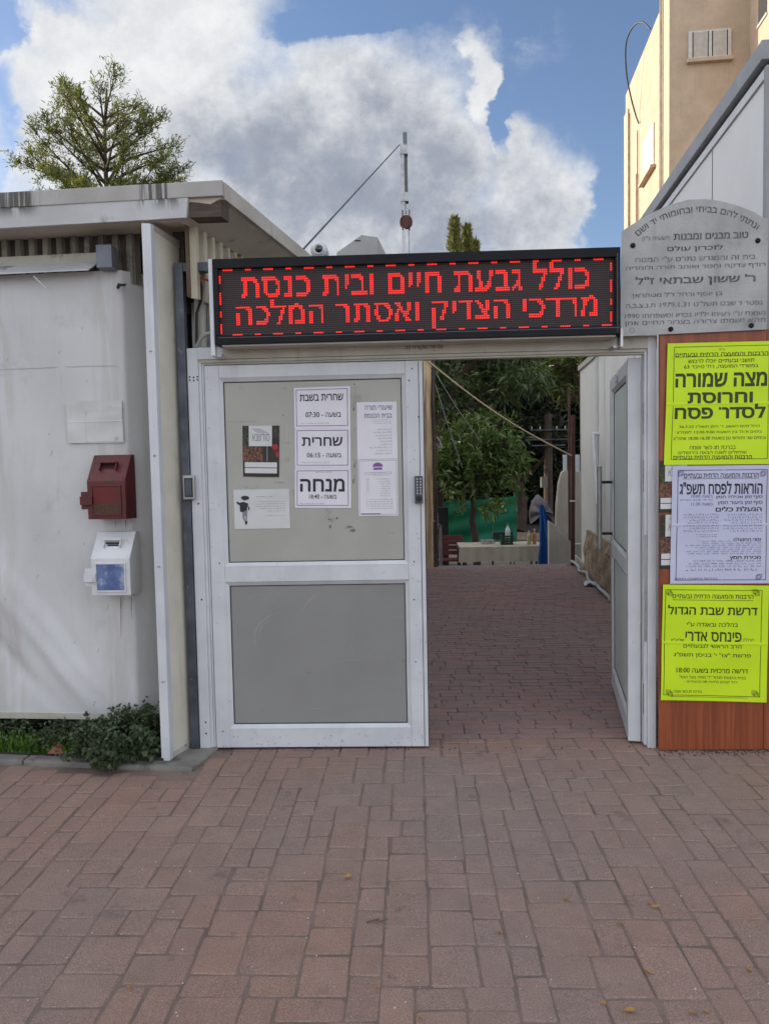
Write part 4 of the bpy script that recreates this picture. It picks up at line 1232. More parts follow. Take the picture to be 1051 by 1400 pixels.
# pine-cone greeting posters (one on the door, two half hidden on the board)
cone_bg = mat('print_dark', (0.035, 0.020, 0.016), (0.012, 0.010, 0.010), 14, .45)
cone_m = mat('print_cone', (0.24, 0.10, 0.055), (0.06, 0.025, 0.018), 70, .5, detail=2)
green_m = mat('print_green', (0.10, 0.20, 0.03), (0.035, 0.09, 0.02), 40, .5)
berry_m = mat('print_berry', (0.42, 0.02, 0.025), (0.22, 0.01, 0.015), 20, .4)


def cone_poster(quad, Y, label, cat, hidden=False, seed=0):
    s = Sheet(pxs(quad, Y), wave=.0008, seed=seed); rg = random.Random(seed + 5)
    for i in range(170):     # cone scales
        u, v = rg.uniform(.02, .52), rg.uniform(.42, .70); r_ = rg.uniform(.022, .045); a = rg.uniform(0, 6.28)
        s.poly('cone', [(u + r_ * math.cos(a + t), v + .7 * r_ * math.sin(a + t)) for t in (0, 1.4, 2.8, 4.2)], .0009 + i * 2e-6)
    for i in range(46):      # needles
        u, v = rg.choice([(rg.uniform(0, .3), rg.uniform(.02, .4)), (rg.uniform(.78, 1), rg.uniform(.0, .22))]); a = rg.uniform(-.9, .4) + (2.0 if u > .5 else .9)
        l = rg.uniform(.07, .14); du, dv = l * math.cos(a), l * math.sin(a) * .7
        u1, v1 = min(.985, max(.015, u + du)), min(.985, max(.015, v + dv))
        s.poly('green', [(max(.01, u), v), (u1, v1), (u1 - .012, v1 + .012)], .0012)
    for (u, v) in ((.88, .42), (.95, .55)):
        s.poly('berry', [(u + (.085 if u < .9 else .048) * math.cos(R(a)), v + .062 * math.sin(R(a))) for a in range(0, 360, 24)], .0014)
    s.quad('paper', .17, .80, .0, .40, .0016); s.quad('paper', .05, .94, .715, .815, .0016); s.quad('paper', .05, .94, .83, .93, .0016)
    s.quad('paper', .665, .675, .40, .70, .0013)
    s.text('ink', 'סודשנא', .26, .74, .16, .30, .0, off=.0022)
    for q in range(5): s.quad('ink', .26 + q * .03, .50 + q * .05, .06 + q * .018, .066 + q * .018, .0022)
    s.lines('ink2', .08, .90, .74, .80, 1, rg, .5); s.lines('ink2', .08, .90, .86, .92, 1, rg, .5)
    return s.build('greeting_poster', label, cat, cone_bg, {'cone_print': ('cone', cone_m), 'needle_print': ('green', green_m), 'berry_print': ('berry', berry_m), 'paper_strip': ('paper', M['paper_plain']), 'lettering': ('ink', M['ink_grey']), 'fine_print': ('ink2', M['ink_grey'])}, 'greeting posters with a pine cone print')


dp = lambda x, y: (300 + x / 4.042, 510 + y / 4.042)
PD = .0125       # front of the door panel lies at y = .020 (the leaf is set .002 back)
PDY = .0188
cone_poster([dp(128, 292), dp(332, 290), dp(330, 575), dp(132, 572)], PDY, 'dark poster of pine cones and red berries taped on the gate door', 'poster', seed=1)
cone_poster([(900.5, 630), (948, 629), (947, 700), (899.5, 701)], BY - .0008, 'pine cone poster peeking out beside the top edge of the lavender poster', 'poster', seed=2)
cone_poster([(901.5, 704), (946, 703), (945, 777), (900.5, 778)], BY - .0008, 'pine cone poster peeking out beside the lower half of the lavender poster', 'poster', seed=3)


# white time sheets on the door
def door_sheet(quad, label, draw, inks, seed, paper='paper', name='paper_notice', dY=0.0):
    s = Sheet(pxs([dp(*q) for q in quad], PDY - dY), wave=.0007, seed=seed)
    draw(s, quad)
    return s.build(name, label, 'notice', M[paper], inks, 'paper notices on the gate door')


def zd(s, quad):
    q = [dp(*c) for c in quad]
    def f(ink, t, x0, x1, y0, y1, bold=0.0):
        u0, v0 = uvof(q, *dp(x0, y0)); u1, v1 = uvof(q, *dp(x1, y1)); s.text(ink, t, u0, u1, v0, v1, bold)
    return f


INK = {'lettering': ('k', M['ink_black']), 'border': ('p', M['ink_purple']), 'fine_print': ('g', M['ink_grey']), 'blue_print': ('b', M['ink_blue'])}


def d1(s, q):
    t = zd(s, q); s.frame('p', .035, .955, .05, .95, .011)
    t('k', 'שחרית בשבת', 444, 684, 120, 150, .016); t('k', 'בשעה - 07:30', 476, 672, 216, 242, .010); s.lines('g', .08, .62, .87, .92, 1, rngt, .5)


def d2(s, q):
    t = zd(s, q); s.frame('p', .035, .955, .05, .94, .011)
    t('k', 'שחרית', 456, 680, 355, 402, .018); t('k', 'בשעה - 06:15', 484, 674, 440, 466, .010); s.lines('g', .08, .62, .85, .90, 1, rngt, .5)


def d3(s, q):
    t = zd(s, q); s.frame('p', .035, .955, .06, .945, .011)
    t('k', 'מנחה', 446, 692, 584, 655, .022); t('k', 'בשעה - 18:40', 496, 648, 670, 694, .010); s.lines('g', .05, .52, .88, .93, 1, rngt, .5); s.lines('g', .34, .66, .09, .14, 1, rngt, .6)


def d4(s, q):
    t = zd(s, q); t('b', 'שיעורי תורה', 804, 954, 180, 202, .008); t('b', 'בבית הכנסת', 800, 952, 226, 246, .010)
    s.lines('g', .25, .86, .31, .40, 3, rngt, .4, .7); s.lines('g', .25, .86, .47, .95, 9, rngt, .4, .6)


def d5(s, q):
    s.frame('b', .03, .97, .02, .975, .006); s.frame('b', .17, .83, .225, .265, .005)
    s.poly('p', [(.50 + .13 * math.cos(R(a)), .13 - .075 * math.sin(R(a))) for a in range(0, 181, 18)]); s.quad('p', .39, .61, .145, .185)
    s.lines('g', .22, .80, .235, .262, 1, rngt, .5); s.lines('g', .25, .75, .28, .30, 1, rngt, .5)
    s.lines('g', .45, .80, .34, .68, 8, rngt, .4, .4); s.lines('g', .2, .28, .34, .58, 6, rngt, .4, .1); s.lines('g', .15, .86, .70, .90, 5, rngt, .4, .2); s.quad('b', .06, .55, .955, .975)


def d6(s, q):
    s.lines('k', .40, .70, .18, .22, 1, rngt, .5); s.lines('g', .38, .92, .30, .60, 5, rngt, .35, .5); s.lines('g', .55, .90, .66, .70, 1, rngt, .4)
    # ink sketch of a slim person in a dark jacket
    s.poly('k', [(.13, .20), (.16, .165), (.22, .155), (.27, .18), (.285, .225), (.26, .26), (.235, .25), (.22, .28), (.19, .27), (.15, .25)])
    s.poly('k', [(.045, .33), (.075, .30), (.10, .335), (.17, .31), (.20, .32), (.255, .35), (.262, .39), (.24, .42), (.235, .52), (.15, .575), (.11, .56), (.105, .44), (.11, .40), (.075, .375)])
    s.poly('g', [(.15, .575), (.24, .52), (.235, .66), (.225, .80), (.205, .80), (.205, .68), (.18, .68), (.21, .84), (.19, .85), (.145, .70)], .0011)
    s.poly('k', [(.235, .42), (.262, .42), (.285, .48), (.27, .53), (.25, .52), (.262, .48)])
    s.poly('k', [(.20, .80), (.235, .80), (.235, .86), (.205, .90), (.19, .89)])


door_sheet([(412, 82), (722, 72), (724, 303), (415, 306)], 'purple bordered prayer notice reading 07:30, uppermost of three on the door', d1, INK, 1)
door_sheet([(417, 306), (724, 303), (726, 524), (418, 524)], 'purple bordered prayer notice reading 06:15, middle of three on the door', d2, INK, 2)
door_sheet([(417, 526), (726, 524), (728, 745), (418, 745)], 'purple bordered prayer notice reading 18:40, lowest of three on the door', d3, INK, 3)
door_sheet([(758, 162), (978, 158), (984, 472), (762, 478)], 'tall white borderless notice of faint lines near the door keypad', d4, INK, 4)
door_sheet([(764, 480), (984, 474), (988, 788), (770, 790)], 'tall white notice with purple emblem and blue bar near the door keypad', d5, INK, 5)
door_sheet([(78, 645), (385, 640), (392, 858), (85, 862)], 'wide greenish white sheet with ink figure drawing taped low on the door', d6, INK, 6, 'paper_plain')
# strips of clear tape and torn remains
tp = MB(); rg = random.Random(3)
tape = mat('tape', (0.40, 0.39, 0.34), (0.33, 0.32, 0.27), 30, .25)
for (x, y, w_, h_) in ((335, 78, 40, 14), (600, 800, 40, 26), (690, 845, 50, 16), (740, 70, 18, 50), (735, 180, 16, 60), (738, 300, 16, 40), (740, 480, 18, 60), (738, 560, 16, 50), (50, 262, 160, 8), (340, 380, 50, 10), (300, 600, 60, 10), (350, 470, 40, 22), (300, 650, 10, 200), (400, 640, 14, 40), (930, 880, 40, 10)):
    x += rg.uniform(-4, 4)
    p = [P(*dp(x + dx, y + dy), PDY + .0004) for dx, dy in ((0, rg.uniform(-5, 5)), (w_, rg.uniform(-6, 6)), (w_ - rg.uniform(0, 9), h_), (rg.uniform(0, 7), h_ + rg.uniform(-4, 4)))]
    tp.add(p, [(0, 1, 2, 3)])
obj('tape_residue', tp, tape, ld)
tp = MB()
for (x, y, w_, h_) in ((598, 806, 26, 8), (606, 842, 12, 18), (640, 800, 18, 10), (706, 846, 26, 12), (722, 866, 34, 14), (742, 60, 10, 8), (348, 232, 8, 6), (738, 190, 10, 20), (742, 500, 9, 30), (736, 590, 10, 22)):
    p = [P(*dp(x + rg.uniform(-3, 3) + dx, y + dy + rg.uniform(-3, 3)), PDY + .0002) for dx, dy in ((0, 0), (w_ * .6, -h_ * .3), (w_, h_ * .5), (w_ * .4, h_), (0, h_ * .6))]
    tp.add(p, [(0, 1, 2, 3, 4)])
obj('glue_mark', tp, mat('glue', (0.13, 0.12, 0.09), (0.20, 0.19, 0.15), 60, .6), ld)
sm_ = MB(); rg = random.Random(12)       # smears and scratches on the lower panel
for (x, y, r_, a0_, a1_, t_) in ((392, 872, 44, 150, 265, 2.2), (385, 868, 30, 160, 250, 1.4), (360, 836, 30, 200, 290, 1.2), (470, 850, 60, 190, 240, 1.6), (430, 905, 80, 60, 110, 1.2), (520, 880, 40, 120, 200, 1.0), (350, 930, 50, 100, 160, 1.1), (480, 958, 70, 240, 290, 1.3), (540, 820, 30, 30, 120, .9)):
    prev = None
    for i in range(13):
        an = R(a0_ + (a1_ - a0_) * i / 12); w_ = t_ * (1 - abs(i - 6) / 6.6) * rg.uniform(.6, 1.1)
        p = [P(x + (r_ + d_) * math.cos(an), y + (r_ + d_) * .8 * math.sin(an), .0192) for d_ in (-w_ / 2, w_ / 2)]
        if prev: sm_.add([prev[0], prev[1], p[1], p[0]], [(0, 1, 2, 3)])
        prev = p
obj('smear', sm_, mat('smear', (.34, .34, .33), (.29, .29, .28), 40, .5), ld)
dr_ = MB()
for (x, y0, y1) in ((165.5, 817, 872), (180, 817, 846), (158, 712, 722), (172, 712, 724)):
    q = [PL(px_, py_, hp(0, .012, 0), HN) for px_, py_ in ((x - .7, y0), (x + .7, y0), (x + .3, y1), (x - .1, y1))]
    dr_.add(q, [(0, 1, 2, 3)])
obj('drip_stain', dr_, mat('drip', (.20, .18, .16), (.33, .31, .29), 60, .8), hut)

# blank sheet pasted on the hut wall
s = Sheet([PL(x, y, hp(0, .010, 0), HN) for x, y in ((91, 549), (167, 546.5), (170, 605), (94, 606))], wave=.002, seed=4)
s.lines('g', .62, .98, .18, .26, 1, rngt, .3); s.frame('g', .33, .99, .24, .98, .004)
bp = mat('blank_paper', (0.62, 0.62, 0.62), (0.54, 0.54, 0.53), 5, .6, dirt=((0.25, 0.24, 0.22), .6), dscale=14)
s.build('blank_sheet', 'blank weathered white sheet pasted on the hut wall above the red box', 'paper', bp, {'crease': ('g', mat('crease', (.42, .42, .42), None, 8, .7))})

# ------------------------------------------------------------------ charity boxes on the hut wall
def charity_box(name, label, x0, x1, ztop, zlid, zbot, bodym, doorm, lidm, sidem_=None, flat_hood=False):
    """box corners given on the wall in px of its front; local frame: s along wall (to the left), off from wall"""
    root = thing(name, label, 'charity box', hp(0, 0, 0) + HZ * zbot)
    S = lambda X: (HC[0] - X) / math.cos(A35)
    a, b = S(x1), S(x0)        # right, left
    d = .135
    prof = [(.004, zbot), (d, zbot + .004), (d, zlid), (.045, ztop), (.004, ztop)]
    mb = MB().prism([hp(a, o, z) for o, z in prof], HL * (b - a))
    obj('body', mb, bodym, root, bevel=0.004)
    ds, dz = b - a, zlid - zbot
    # front door, with rim
    fr = MB()
    e = .022
    for (s0, s1, z0, z1) in ((a + e, b - e, zlid - .03, zlid - .022), (a + e, b - e, zbot + .022, zbot + .030), (a + e, a + e + .008, zbot + .030, zlid - .03), (b - e - .008, b - e, zbot + .030, zlid - .03)):
        fr.hexa([hp(s0, d, z0), hp(s1, d, z0), hp(s1, d, z1), hp(s0, d, z1)], HN * .006)
    obj('door_rim', fr, bodym, root, bevel=0.0015)
    dr = obj('door', MB().hexa([hp(a + e + .009, d, zbot + .031), hp(b - e - .009, d, zbot + .031), hp(b - e - .009, d, zlid - .031), hp(a + e + .009, d, zlid - .031)], HN * .0025), doorm, root)
    # hasp at the left
    zm = zbot + dz * .50
    hs = MB().hexa([hp(b - .012, d - .01, zm - .045), hp(b + .036, d - .01, zm - .045), hp(b + .036, d - .01, zm + .045), hp(b - .012, d - .01, zm + .045)], HN * .006)
    hs.hexa([hp(b - .030, d + .003, zm - .022), hp(b + .034, d + .003, zm - .022), hp(b + .034, d + .003, zm + .022), hp(b - .03, d + .003, zm + .022)], HN * .012)
    obj('hasp', hs, lidm, root, bevel=0.0015)
    # hooded coin slot on the sloping lid
    u = np.array(hp(0, .045, ztop)) - np.array(hp(0, d, zlid)); L = np.linalg.norm(u); u /= L; n = np.cross(HL, u); n = n if n @ HN > 0 else -n
    m = np.array(hp((a + b) / 2, d, zlid)) + u * L * .45
    hw = .046
    hood = MB().hexa([m - HL * hw + u * .022, m + HL * hw + u * .022, m + HL * hw + u * .034, m - HL * hw + u * .034], n * .026)
    hood.hexa([m - HL * hw - u * .012, m - HL * (hw - .006) - u * .012, m - HL * (hw - .006) + u * .022, m - HL * hw + u * .022], n * .020)
    hood.hexa([m + HL * (hw - .006) - u * .012, m + HL * hw - u * .012, m + HL * hw + u * .022, m + HL * (hw - .006) + u * .022], n * .020)
    obj('slot_hood', hood, lidm, root, bevel=0.001)
    obj('coin_slot', MB().hexa([m - HL * .030, m + HL * .030, m + HL * .030 + u * .010, m - HL * .030 + u * .010], n * .001).hexa([m - HL * .04 + u * .012, m + HL * .04 + u * .012, m + HL * .04 + u * .0215, m - HL * .04 + u * .0215], n * .0012), M['dark'], root)
    sc = MB()
    for s_ in (a + .012, b - .012):
        for t in (.08, .92):
            q = np.array(hp(s_, d, zlid)) + u * L * t
            sc.lathe([(.004, 0), (.003, .003)], q, n, 8)
    obj('rivet', sc, lidm, root)
    return root


redm = mat('red_paint', (0.115, 0.013, 0.017), (0.08, 0.009, 0.012), 6, 0.42, 0.001, 40, dirt=((0.055, 0.022, 0.014), 0.9), dscale=10, dlo=.56, dhi=.68)


def rust_red():
    m = mat('red_door', (0.13, 0.009, 0.010), (0.10, 0.007, 0.009), 6, .5)
    k = NB.__new__(NB); k.nt = m.node_tree; k.L = m.node_tree.links.new
    b = [n for n in m.node_tree.nodes if n.type == 'BSDF_PRINCIPLED'][0]
    src = b.inputs['Base Color'].links[0].from_socket
    tc = k.n('ShaderNodeTexCoord').outputs['Object']
    sp = k.n('ShaderNodeSeparateXYZ'); k.L(tc, sp.inputs[0])
    nz = k.noise(tc, 38, 6, .7)
    f = k.step(k.m('SUBTRACT', k.m('ADD', .062, k.m('MULTIPLY', nz, .05)), sp.outputs[2]), -.004, .012)
    rustc = k.mix(k.step(k.noise(tc, 130, 4, .7), .35, .65), C4((.022, .009, .006)), C4((.10, .042, .014)))
    k.L(k.mix(f, src, rustc), b.inputs['Base Color'])
    return m


wx = lambda x, y: PL(x, y, hp(0, .12, 0), HN)
a, b_ = wx(124, 690), wx(176, 690)
charity_box('charity_box', 'rusty dark red metal charity box on the hut wall', a[0], b_[0], PL(150, 622, hp(0, .05, 0), HN)[2], wx(150, 657)[2], wx(150, 710.5)[2], redm, rust_red(), redm)
wbm = mat('white_paint', (0.66, 0.67, 0.70), (0.58, 0.59, 0.62), 6, 0.45, 0.0008, 40, dirt=((0.33, 0.32, 0.30), 0.6), dscale=12)
blm = mat('blue_worn', (0.065, 0.105, 0.27), (0.13, 0.19, 0.36), 14, 0.5, dirt=((0.42, 0.47, 0.56), .9), dscale=9, dlo=.50, dhi=.66)
a, b_ = wx(129, 790), wx(182, 790)
charity_box('charity_box', 'white metal charity box with worn blue door on the hut wall', a[0], b_[0], PL(150, 727, hp(0, .05, 0), HN)[2], wx(150, 763)[2], wx(150, 814.5)[2], wbm, blm, wbm)

# ------------------------------------------------------------------ right building along the path
RWD = np.array([.077, 1, 0]); RWD /= np.linalg.norm(RWD); RWN = np.array([-RWD[1], RWD[0], 0])
rw = lambda y, off, z: np.array([1.80 + .077 * y, y, z]) + RWN * off
rbm = mat('metal_cladding', (0.72, 0.725, 0.735), (0.67, 0.675, 0.685), 2, 0.55, 0.0006, 30)
capm = mat('parapet_cap', (0.30, 0.31, 0.335), (0.25, 0.26, 0.28), 4, 0.5, 0.0006, 40)
hall = thing('prayer_hall', 'tall pale metal clad hall with dark roof edge rising behind the plaque', 'building', (1.81, .13, 0))
obj('wall', MB().prism([rw(.13, 0, 0), rw(3.35, 0, 0), np.array([7, 3.35, 0]), np.array([7, .13, 0])], HZ * 3.45), rbm, hall)
obj('parapet_cap', MB().hexa([rw(.10, .035, 3.465), rw(3.38, .035, 3.465), rw(3.38, .035, 3.56), rw(.10, .035, 3.56)], -RWN * .25), capm, hall, bevel=.004)
obj('flashing', MB().hexa([rw(.12, .012, 3.385), rw(3.37, .012, 3.385), rw(3.37, .012, 3.432), rw(.12, .012, 3.432)], -RWN * .010), M['white_alu'], hall, bevel=.002)
obj('front_cap', MB().box(1.87, 7.0, .075, .125, 3.44, 3.555), capm, hall, bevel=.004)
sm_ = MB()
for y_ in (1.02,): sm_.hexa([rw(y_, .003, 0), rw(y_ + .008, .003, 0), rw(y_ + .008, .003, 3.38), rw(y_, .003, 3.38)], -RWN * .002)
obj('panel_seam', sm_, mat('seam', (.20, .20, .205), None, 5, .6), hall)
obj('corner_strip', MB().box(1.795, 1.86, .095, .1295, 0, 3.43), capm, hall, bevel=.003)

annex = thing('side_building', 'low white panel annex along the right edge of the brick path', 'building', (2.1, 3.6, 0))
anm = mat('annex_panel', (0.72, 0.71, 0.67), (0.66, 0.65, 0.61), 2, 0.5, 0.0006, 40, streak=((0.44, 0.42, 0.36), .5))
obj('wall', MB().prism([rw(3.4, 0, .0), rw(7.08, 0, 0.0), np.array([6, 7.08, 0]), np.array([6, 3.4, 0])], HZ * 2.735), anm, annex)
obj('seam_strip', MB().hexa([rw(5.50, .012, .0), rw(5.66, .012, .0), rw(5.66, .012, 2.73), rw(5.50, .012, 2.73)], -RWN * .010).hexa([rw(5.03, .004, .0), rw(5.06, .004, .0), rw(5.06, .004, 2.73), rw(5.03, .004, 2.73)], -RWN * .003), M['white_alu'], annex, bevel=.002)
obj('end_trim', MB().hexa([rw(7.04, .006, 0), rw(7.09, .006, 0), rw(7.09, .006, 2.75), rw(7.04, .006, 2.75)], -RWN * .05), M['cream_alu'], annex)
obj('roof_edge', MB().hexa([rw(3.4, .03, 2.736), rw(7.12, .03, 2.736), rw(7.12, .03, 2.80), rw(3.4, .03, 2.80)], -RWN * 3.0), M['cream_alu'], annex)
obj('base_board', MB().hexa([rw(5.9, .03, .0), rw(7.6, .03, .0), rw(7.6, .03, .10), rw(5.9, .03, .10)], -RWN * .028), M['cream_alu'], annex)
stm = mat('rough_plaster', (0.42, 0.32, 0.21), (0.24, 0.175, 0.115), 8, 0.95, 0.02, 16, dirt=((0.10, 0.075, 0.055), .8), dscale=9)
pl_ = MB()
def rough(u, v):
    y_ = 4.0 + 2.25 * u; z = -.02 + .60 * v
    o = .07 + .02 * math.sin(u * 17 + v * 5) * math.sin(v * 9 + u * 3) - .03 * max(0, v - .85) / .15
    return rw(y_, o, z)
pl_.grid(rough, 26, 12)
pl_.hexa([rw(4.0, .0, -.02), rw(6.25, .0, -.02), rw(6.25, .0, .585), rw(4.0, .0, .585)], RWN * .045)
obj('rough_plinth', pl_, stm, annex)
# pipe brace on the wall
br = MB().tube([rw(5.45, .07, 1.80), rw(5.05, .08, .98)], .022, 10).tube([rw(5.45, .0, 1.80), rw(5.45, .085, 1.80)], .022, 10)
tag(obj('wall_pipe', br, M['white_alu'], loc=rw(5.3, .08, .98)), 'slanting white pipe fixed to the annex wall behind the open gate leaf', 'pipe')
ho = MB()
hpts = [rw(7.4 - i * .17, .10 + .02 * math.sin(i * 1.3), .045 + .02 * math.sin(i * .9)) for i in range(20)]
ho.tube(hpts, .018, 8)
tag(obj('drain_hose', ho, M['cable_grey'], loc=rw(6, .13, 0)), 'pale grey hose lying along the foot of the annex wall', 'hose')
lt_ = MB()
rg = random.Random(5)
c = G(808, 801)
lt_.grid(lambda u, v: c + np.array([(u - .5) * .20, (v - .5) * .20, .012 + .045 * math.sin(u * 5 + v * 3) ** 2]), 6, 5)
tag(obj('paper_scrap', lt_, M['paper_plain'], loc=c), 'crumpled white paper scrap on the brick path near the wall hose', 'litter')
c = G(758, 785)

# ------------------------------------------------------------------ far apartment block
ab = thing('building_mass', 'tall beige apartment block with sunlit side and closed grey shutters', 'building', (9.73, 26, -.72))
AE = np.array([math.sin(R(4.6)), math.cos(R(4.6)), 0]); AF = np.array([AE[1], -AE[0], 0])
AK = P(918, 200, 26) * np.array([1, 1, 0])
sunm = mat('beige_plaster', (0.50, 0.39, 0.285), (0.43, 0.33, 0.24), 1.2, 0.9, 0.03, 5, streak=((0.36, 0.26, 0.18), .6), dirt=((0.33, 0.235, 0.16), .5), dscale=2.0)
AL = 9.0
roofz = 18.9
obj('wall', MB().prism([AK - HZ * .72, AK + AE * AL - HZ * .72, AK + AE * AL + AF * 14 - HZ * .72, AK + AF * 14 - HZ * .72], HZ * (roofz + .72)), sunm, ab)
wingp = PL(1024, 100, AK, AE)
wg = np.array([wingp[0], wingp[1], 0])
obj('front_wing', MB().prism([wg - HZ * .72 + AE * .1, wg - AE * 2.2 - HZ * .72, wg - AE * 2.2 + AF * 6 - HZ * .72, wg + AF * 6 - HZ * .72 + AE * .1], HZ * (roofz + 1)), sunm, ab)
Lf = lambda s, off, z: AK + AE * s - AF * off + HZ * z           # on the left (sunlit) face
Ff = lambda s, off, z: AK + AF * s - AE * off + HZ * z           # on the front face
obj('corner_pilaster', MB().hexa([Lf(.0, .10, 0), Lf(.9, .10, 0), Lf(.9, .10, roofz + .1), Lf(0, .10, roofz + .1)], AF * .099), sunm, ab)
obj('end_pilaster', MB().hexa([Lf(AL - .9, .08, 0), Lf(AL, .08, 0), Lf(AL, .08, roofz - 1.0), Lf(AL - .9, .08, roofz - 1.0)], AF * .079), sunm, ab)
PBR = mat('pipe_brown', (.26, .19, .14), (.16, .11, .08), 4, .6)
for s_, r_, s2_, za, zb in ((1.05, .06, 1.05, 0, roofz + .2), (1.35, .045, 1.35, 0, roofz + .2), (1.6, .03, 1.6, 0, roofz + .2), (6.1, .04, 6.1, 0, 14.2), (5.8, .03, 5.9, 4, 16), (AL - 1.1, .05, AL - 1.1, 0, roofz - 1.3)):
    obj('drain_pipe', MB().tube([Lf(s_, .07, za), Lf(s2_, .07, zb)], r_, 8), PBR, ab)
PRD = mat('pipe_red', (.24, .075, .045), (.36, .25, .16), 2, .6)
for s_, r_ in ((3.30, .07), (3.12, .045)): obj('drain_pipe', MB().tube([Ff(s_, .09, 0), Ff(s_, .09, 19)], r_, 8), PRD, ab)
cpts = [Lf(3.2, .1, roofz), Lf(3.5, .35, roofz + .45), Lf(4.1, .6, roofz + .6), Lf(4.8, .75, roofz + .3), Lf(5.3, .65, roofz - .6), Lf(5.6, .42, roofz - 1.5), Lf(5.8, .15, roofz - 2.3), Lf(5.5, .07, roofz - 2.8)]
sm = []
for i in range(len(cpts) - 1):      # Catmull-Rom through the loop
    q = [cpts[max(0, i - 1)], cpts[i], cpts[i + 1], cpts[min(len(cpts) - 1, i + 2)]]
    for t in np.linspace(0, 1, 6)[:-1]:
        sm.append(.5 * (2 * q[1] + (q[2] - q[0]) * t + (2 * q[0] - 5 * q[1] + 4 * q[2] - q[3]) * t * t + (3 * q[1] - q[0] - 3 * q[2] + q[3]) * t ** 3))
cl = MB().tube(sm, .033, 8)
tag(obj('roof_cable', cl, M['cable_black'], loc=Lf(5, .3, roofz)), 'thick black cable looping off the roof edge of the apartment block', 'cable')
shm = mat('shutter', (.56, .53, .49), (.48, .45, .41), 6, .6)
# shuttered window on the front face
q0, q1 = PL(940, 83, AK, AE), PL(998, 40, AK, AE)
s0, s1, z0, z1 = (q0 - AK) @ AF, (q1 - AK) @ AF, q0[2], q1[2]
wn = obj('window', MB().hexa([Ff(s0, .002, z0), Ff(s1, .002, z0), Ff(s1, .002, z1), Ff(s0, .002, z1)], -AE * .10), shm, ab, bevel=.01)
sl_ = MB(); w_ = s1 - s0
for a_, b_ in ((.11, .42), (.57, .88)):
    n = 11
    for i in range(n):
        zz = z0 + .08 + (z1 - z0 - .14) * i / n
        sl_.hexa([Ff(s0 + w_ * a_, .104, zz), Ff(s0 + w_ * b_, .104, zz), Ff(s0 + w_ * b_, .125, zz + .055), Ff(s0 + w_ * a_, .125, zz + .055)], HZ * .012)
obj('shutter', sl_, shm, wn)
gp_ = MB()
for a_ in (.085, .445, .545, .895): gp_.hexa([Ff(s0 + w_ * a_, .104, z0 + .05), Ff(s0 + w_ * (a_ + .022), .104, z0 + .05), Ff(s0 + w_ * (a_ + .022), .104, z1 - .05), Ff(s0 + w_ * a_, .104, z1 - .05)], -AE * .006)
obj('shutter_gap', gp_, M['dark'], wn)
obj('sill', MB().hexa([Ff(s0 - .06, .001, z0 - .14), Ff(s1 + .06, .001, z0 - .14), Ff(s1 + .06, .001, z0 - .01), Ff(s0 - .06, .001, z0 - .01)], -AE * .2), sunm, wn, bevel=.01)
# shuttered window on the sunlit face
q0, q1 = PL(880, 165, AK, AF), PL(894.5, 105, AK, AF)
s0, s1 = sorted(((q0 - AK) @ AE, (q1 - AK) @ AE)); z0, z1 = 13.35, 15.05
wn = obj('window', MB().hexa([Lf(s0, .002, z0), Lf(s1, .002, z0), Lf(s1, .002, z1), Lf(s0, .002, z1)], -AF * .06), mat('shutter_white', (.66, .60, .50), None, 5, .6), ab)
obj('sill', MB().hexa([Lf(s0 - .2, .001, z0 - .12), Lf(s1 + .2, .001, z0 - .12), Lf(s1 + .2, .001, z0), Lf(s0 - .2, .001, z0)], -AF * .22), sunm, wn)
q0 = wg - AE * .9 + HZ * 16.6
wn = obj('window', MB().hexa([q0, q0 - AE * .8, q0 - AE * .8 + HZ * 1.5, q0 + HZ * 1.5], -AF * .02), mat('dark_glass', (.05, .055, .06), None, 3, .15), ab)
obj('frame', MB().hexa([q0 + AE * .06 - HZ * .08, q0 - AE * .86 - HZ * .08, q0 - AE * .86, q0 + AE * .06], -AF * .05), shm, wn)
obj('roof', MB().prism([AK + HZ * roofz + AE * .1 + AF * .1, AK + AE * (AL - .1) + HZ * roofz + AF * .1, AK + AE * (AL - .1) + AF * 13.8 + HZ * roofz, AK + AF * 13.8 + HZ * roofz], HZ * .25), sunm, ab)

# added unseen block off to the left, put there to shade the lane
bounce_white = mat('bounce_white', (.80, .79, .76), (.74, .73, .70), 2, .8)  # white so the added block also bounces light into the lane
shade_blk = thing('building_mass', 'plain white apartment block standing left of the white hut and lane', 'building', (-14, 6, -.72))
obj('wall', MB().box(-22, -12, -6, 17, -.72, 7.9), bounce_white, shade_blk)
obj('roof', MB().box(-22.2, -11.8, -6.2, 17.2, 7.9, 8.1), conc, shade_blk)
for i in range(6):
    for j in range(2):
        y_ = -4.5 + i * 3.8; z_ = .6 + j * 3.1
        w_o = obj('window', MB().box(-11.999, -11.97, y_, y_ + 1.5, z_, z_ + 1.3), shm, shade_blk)
        obj('pane', MB().box(-11.969, -11.96, y_ + .08, y_ + 1.42, z_ + .08, z_ + 1.22), M['dark'], w_o)

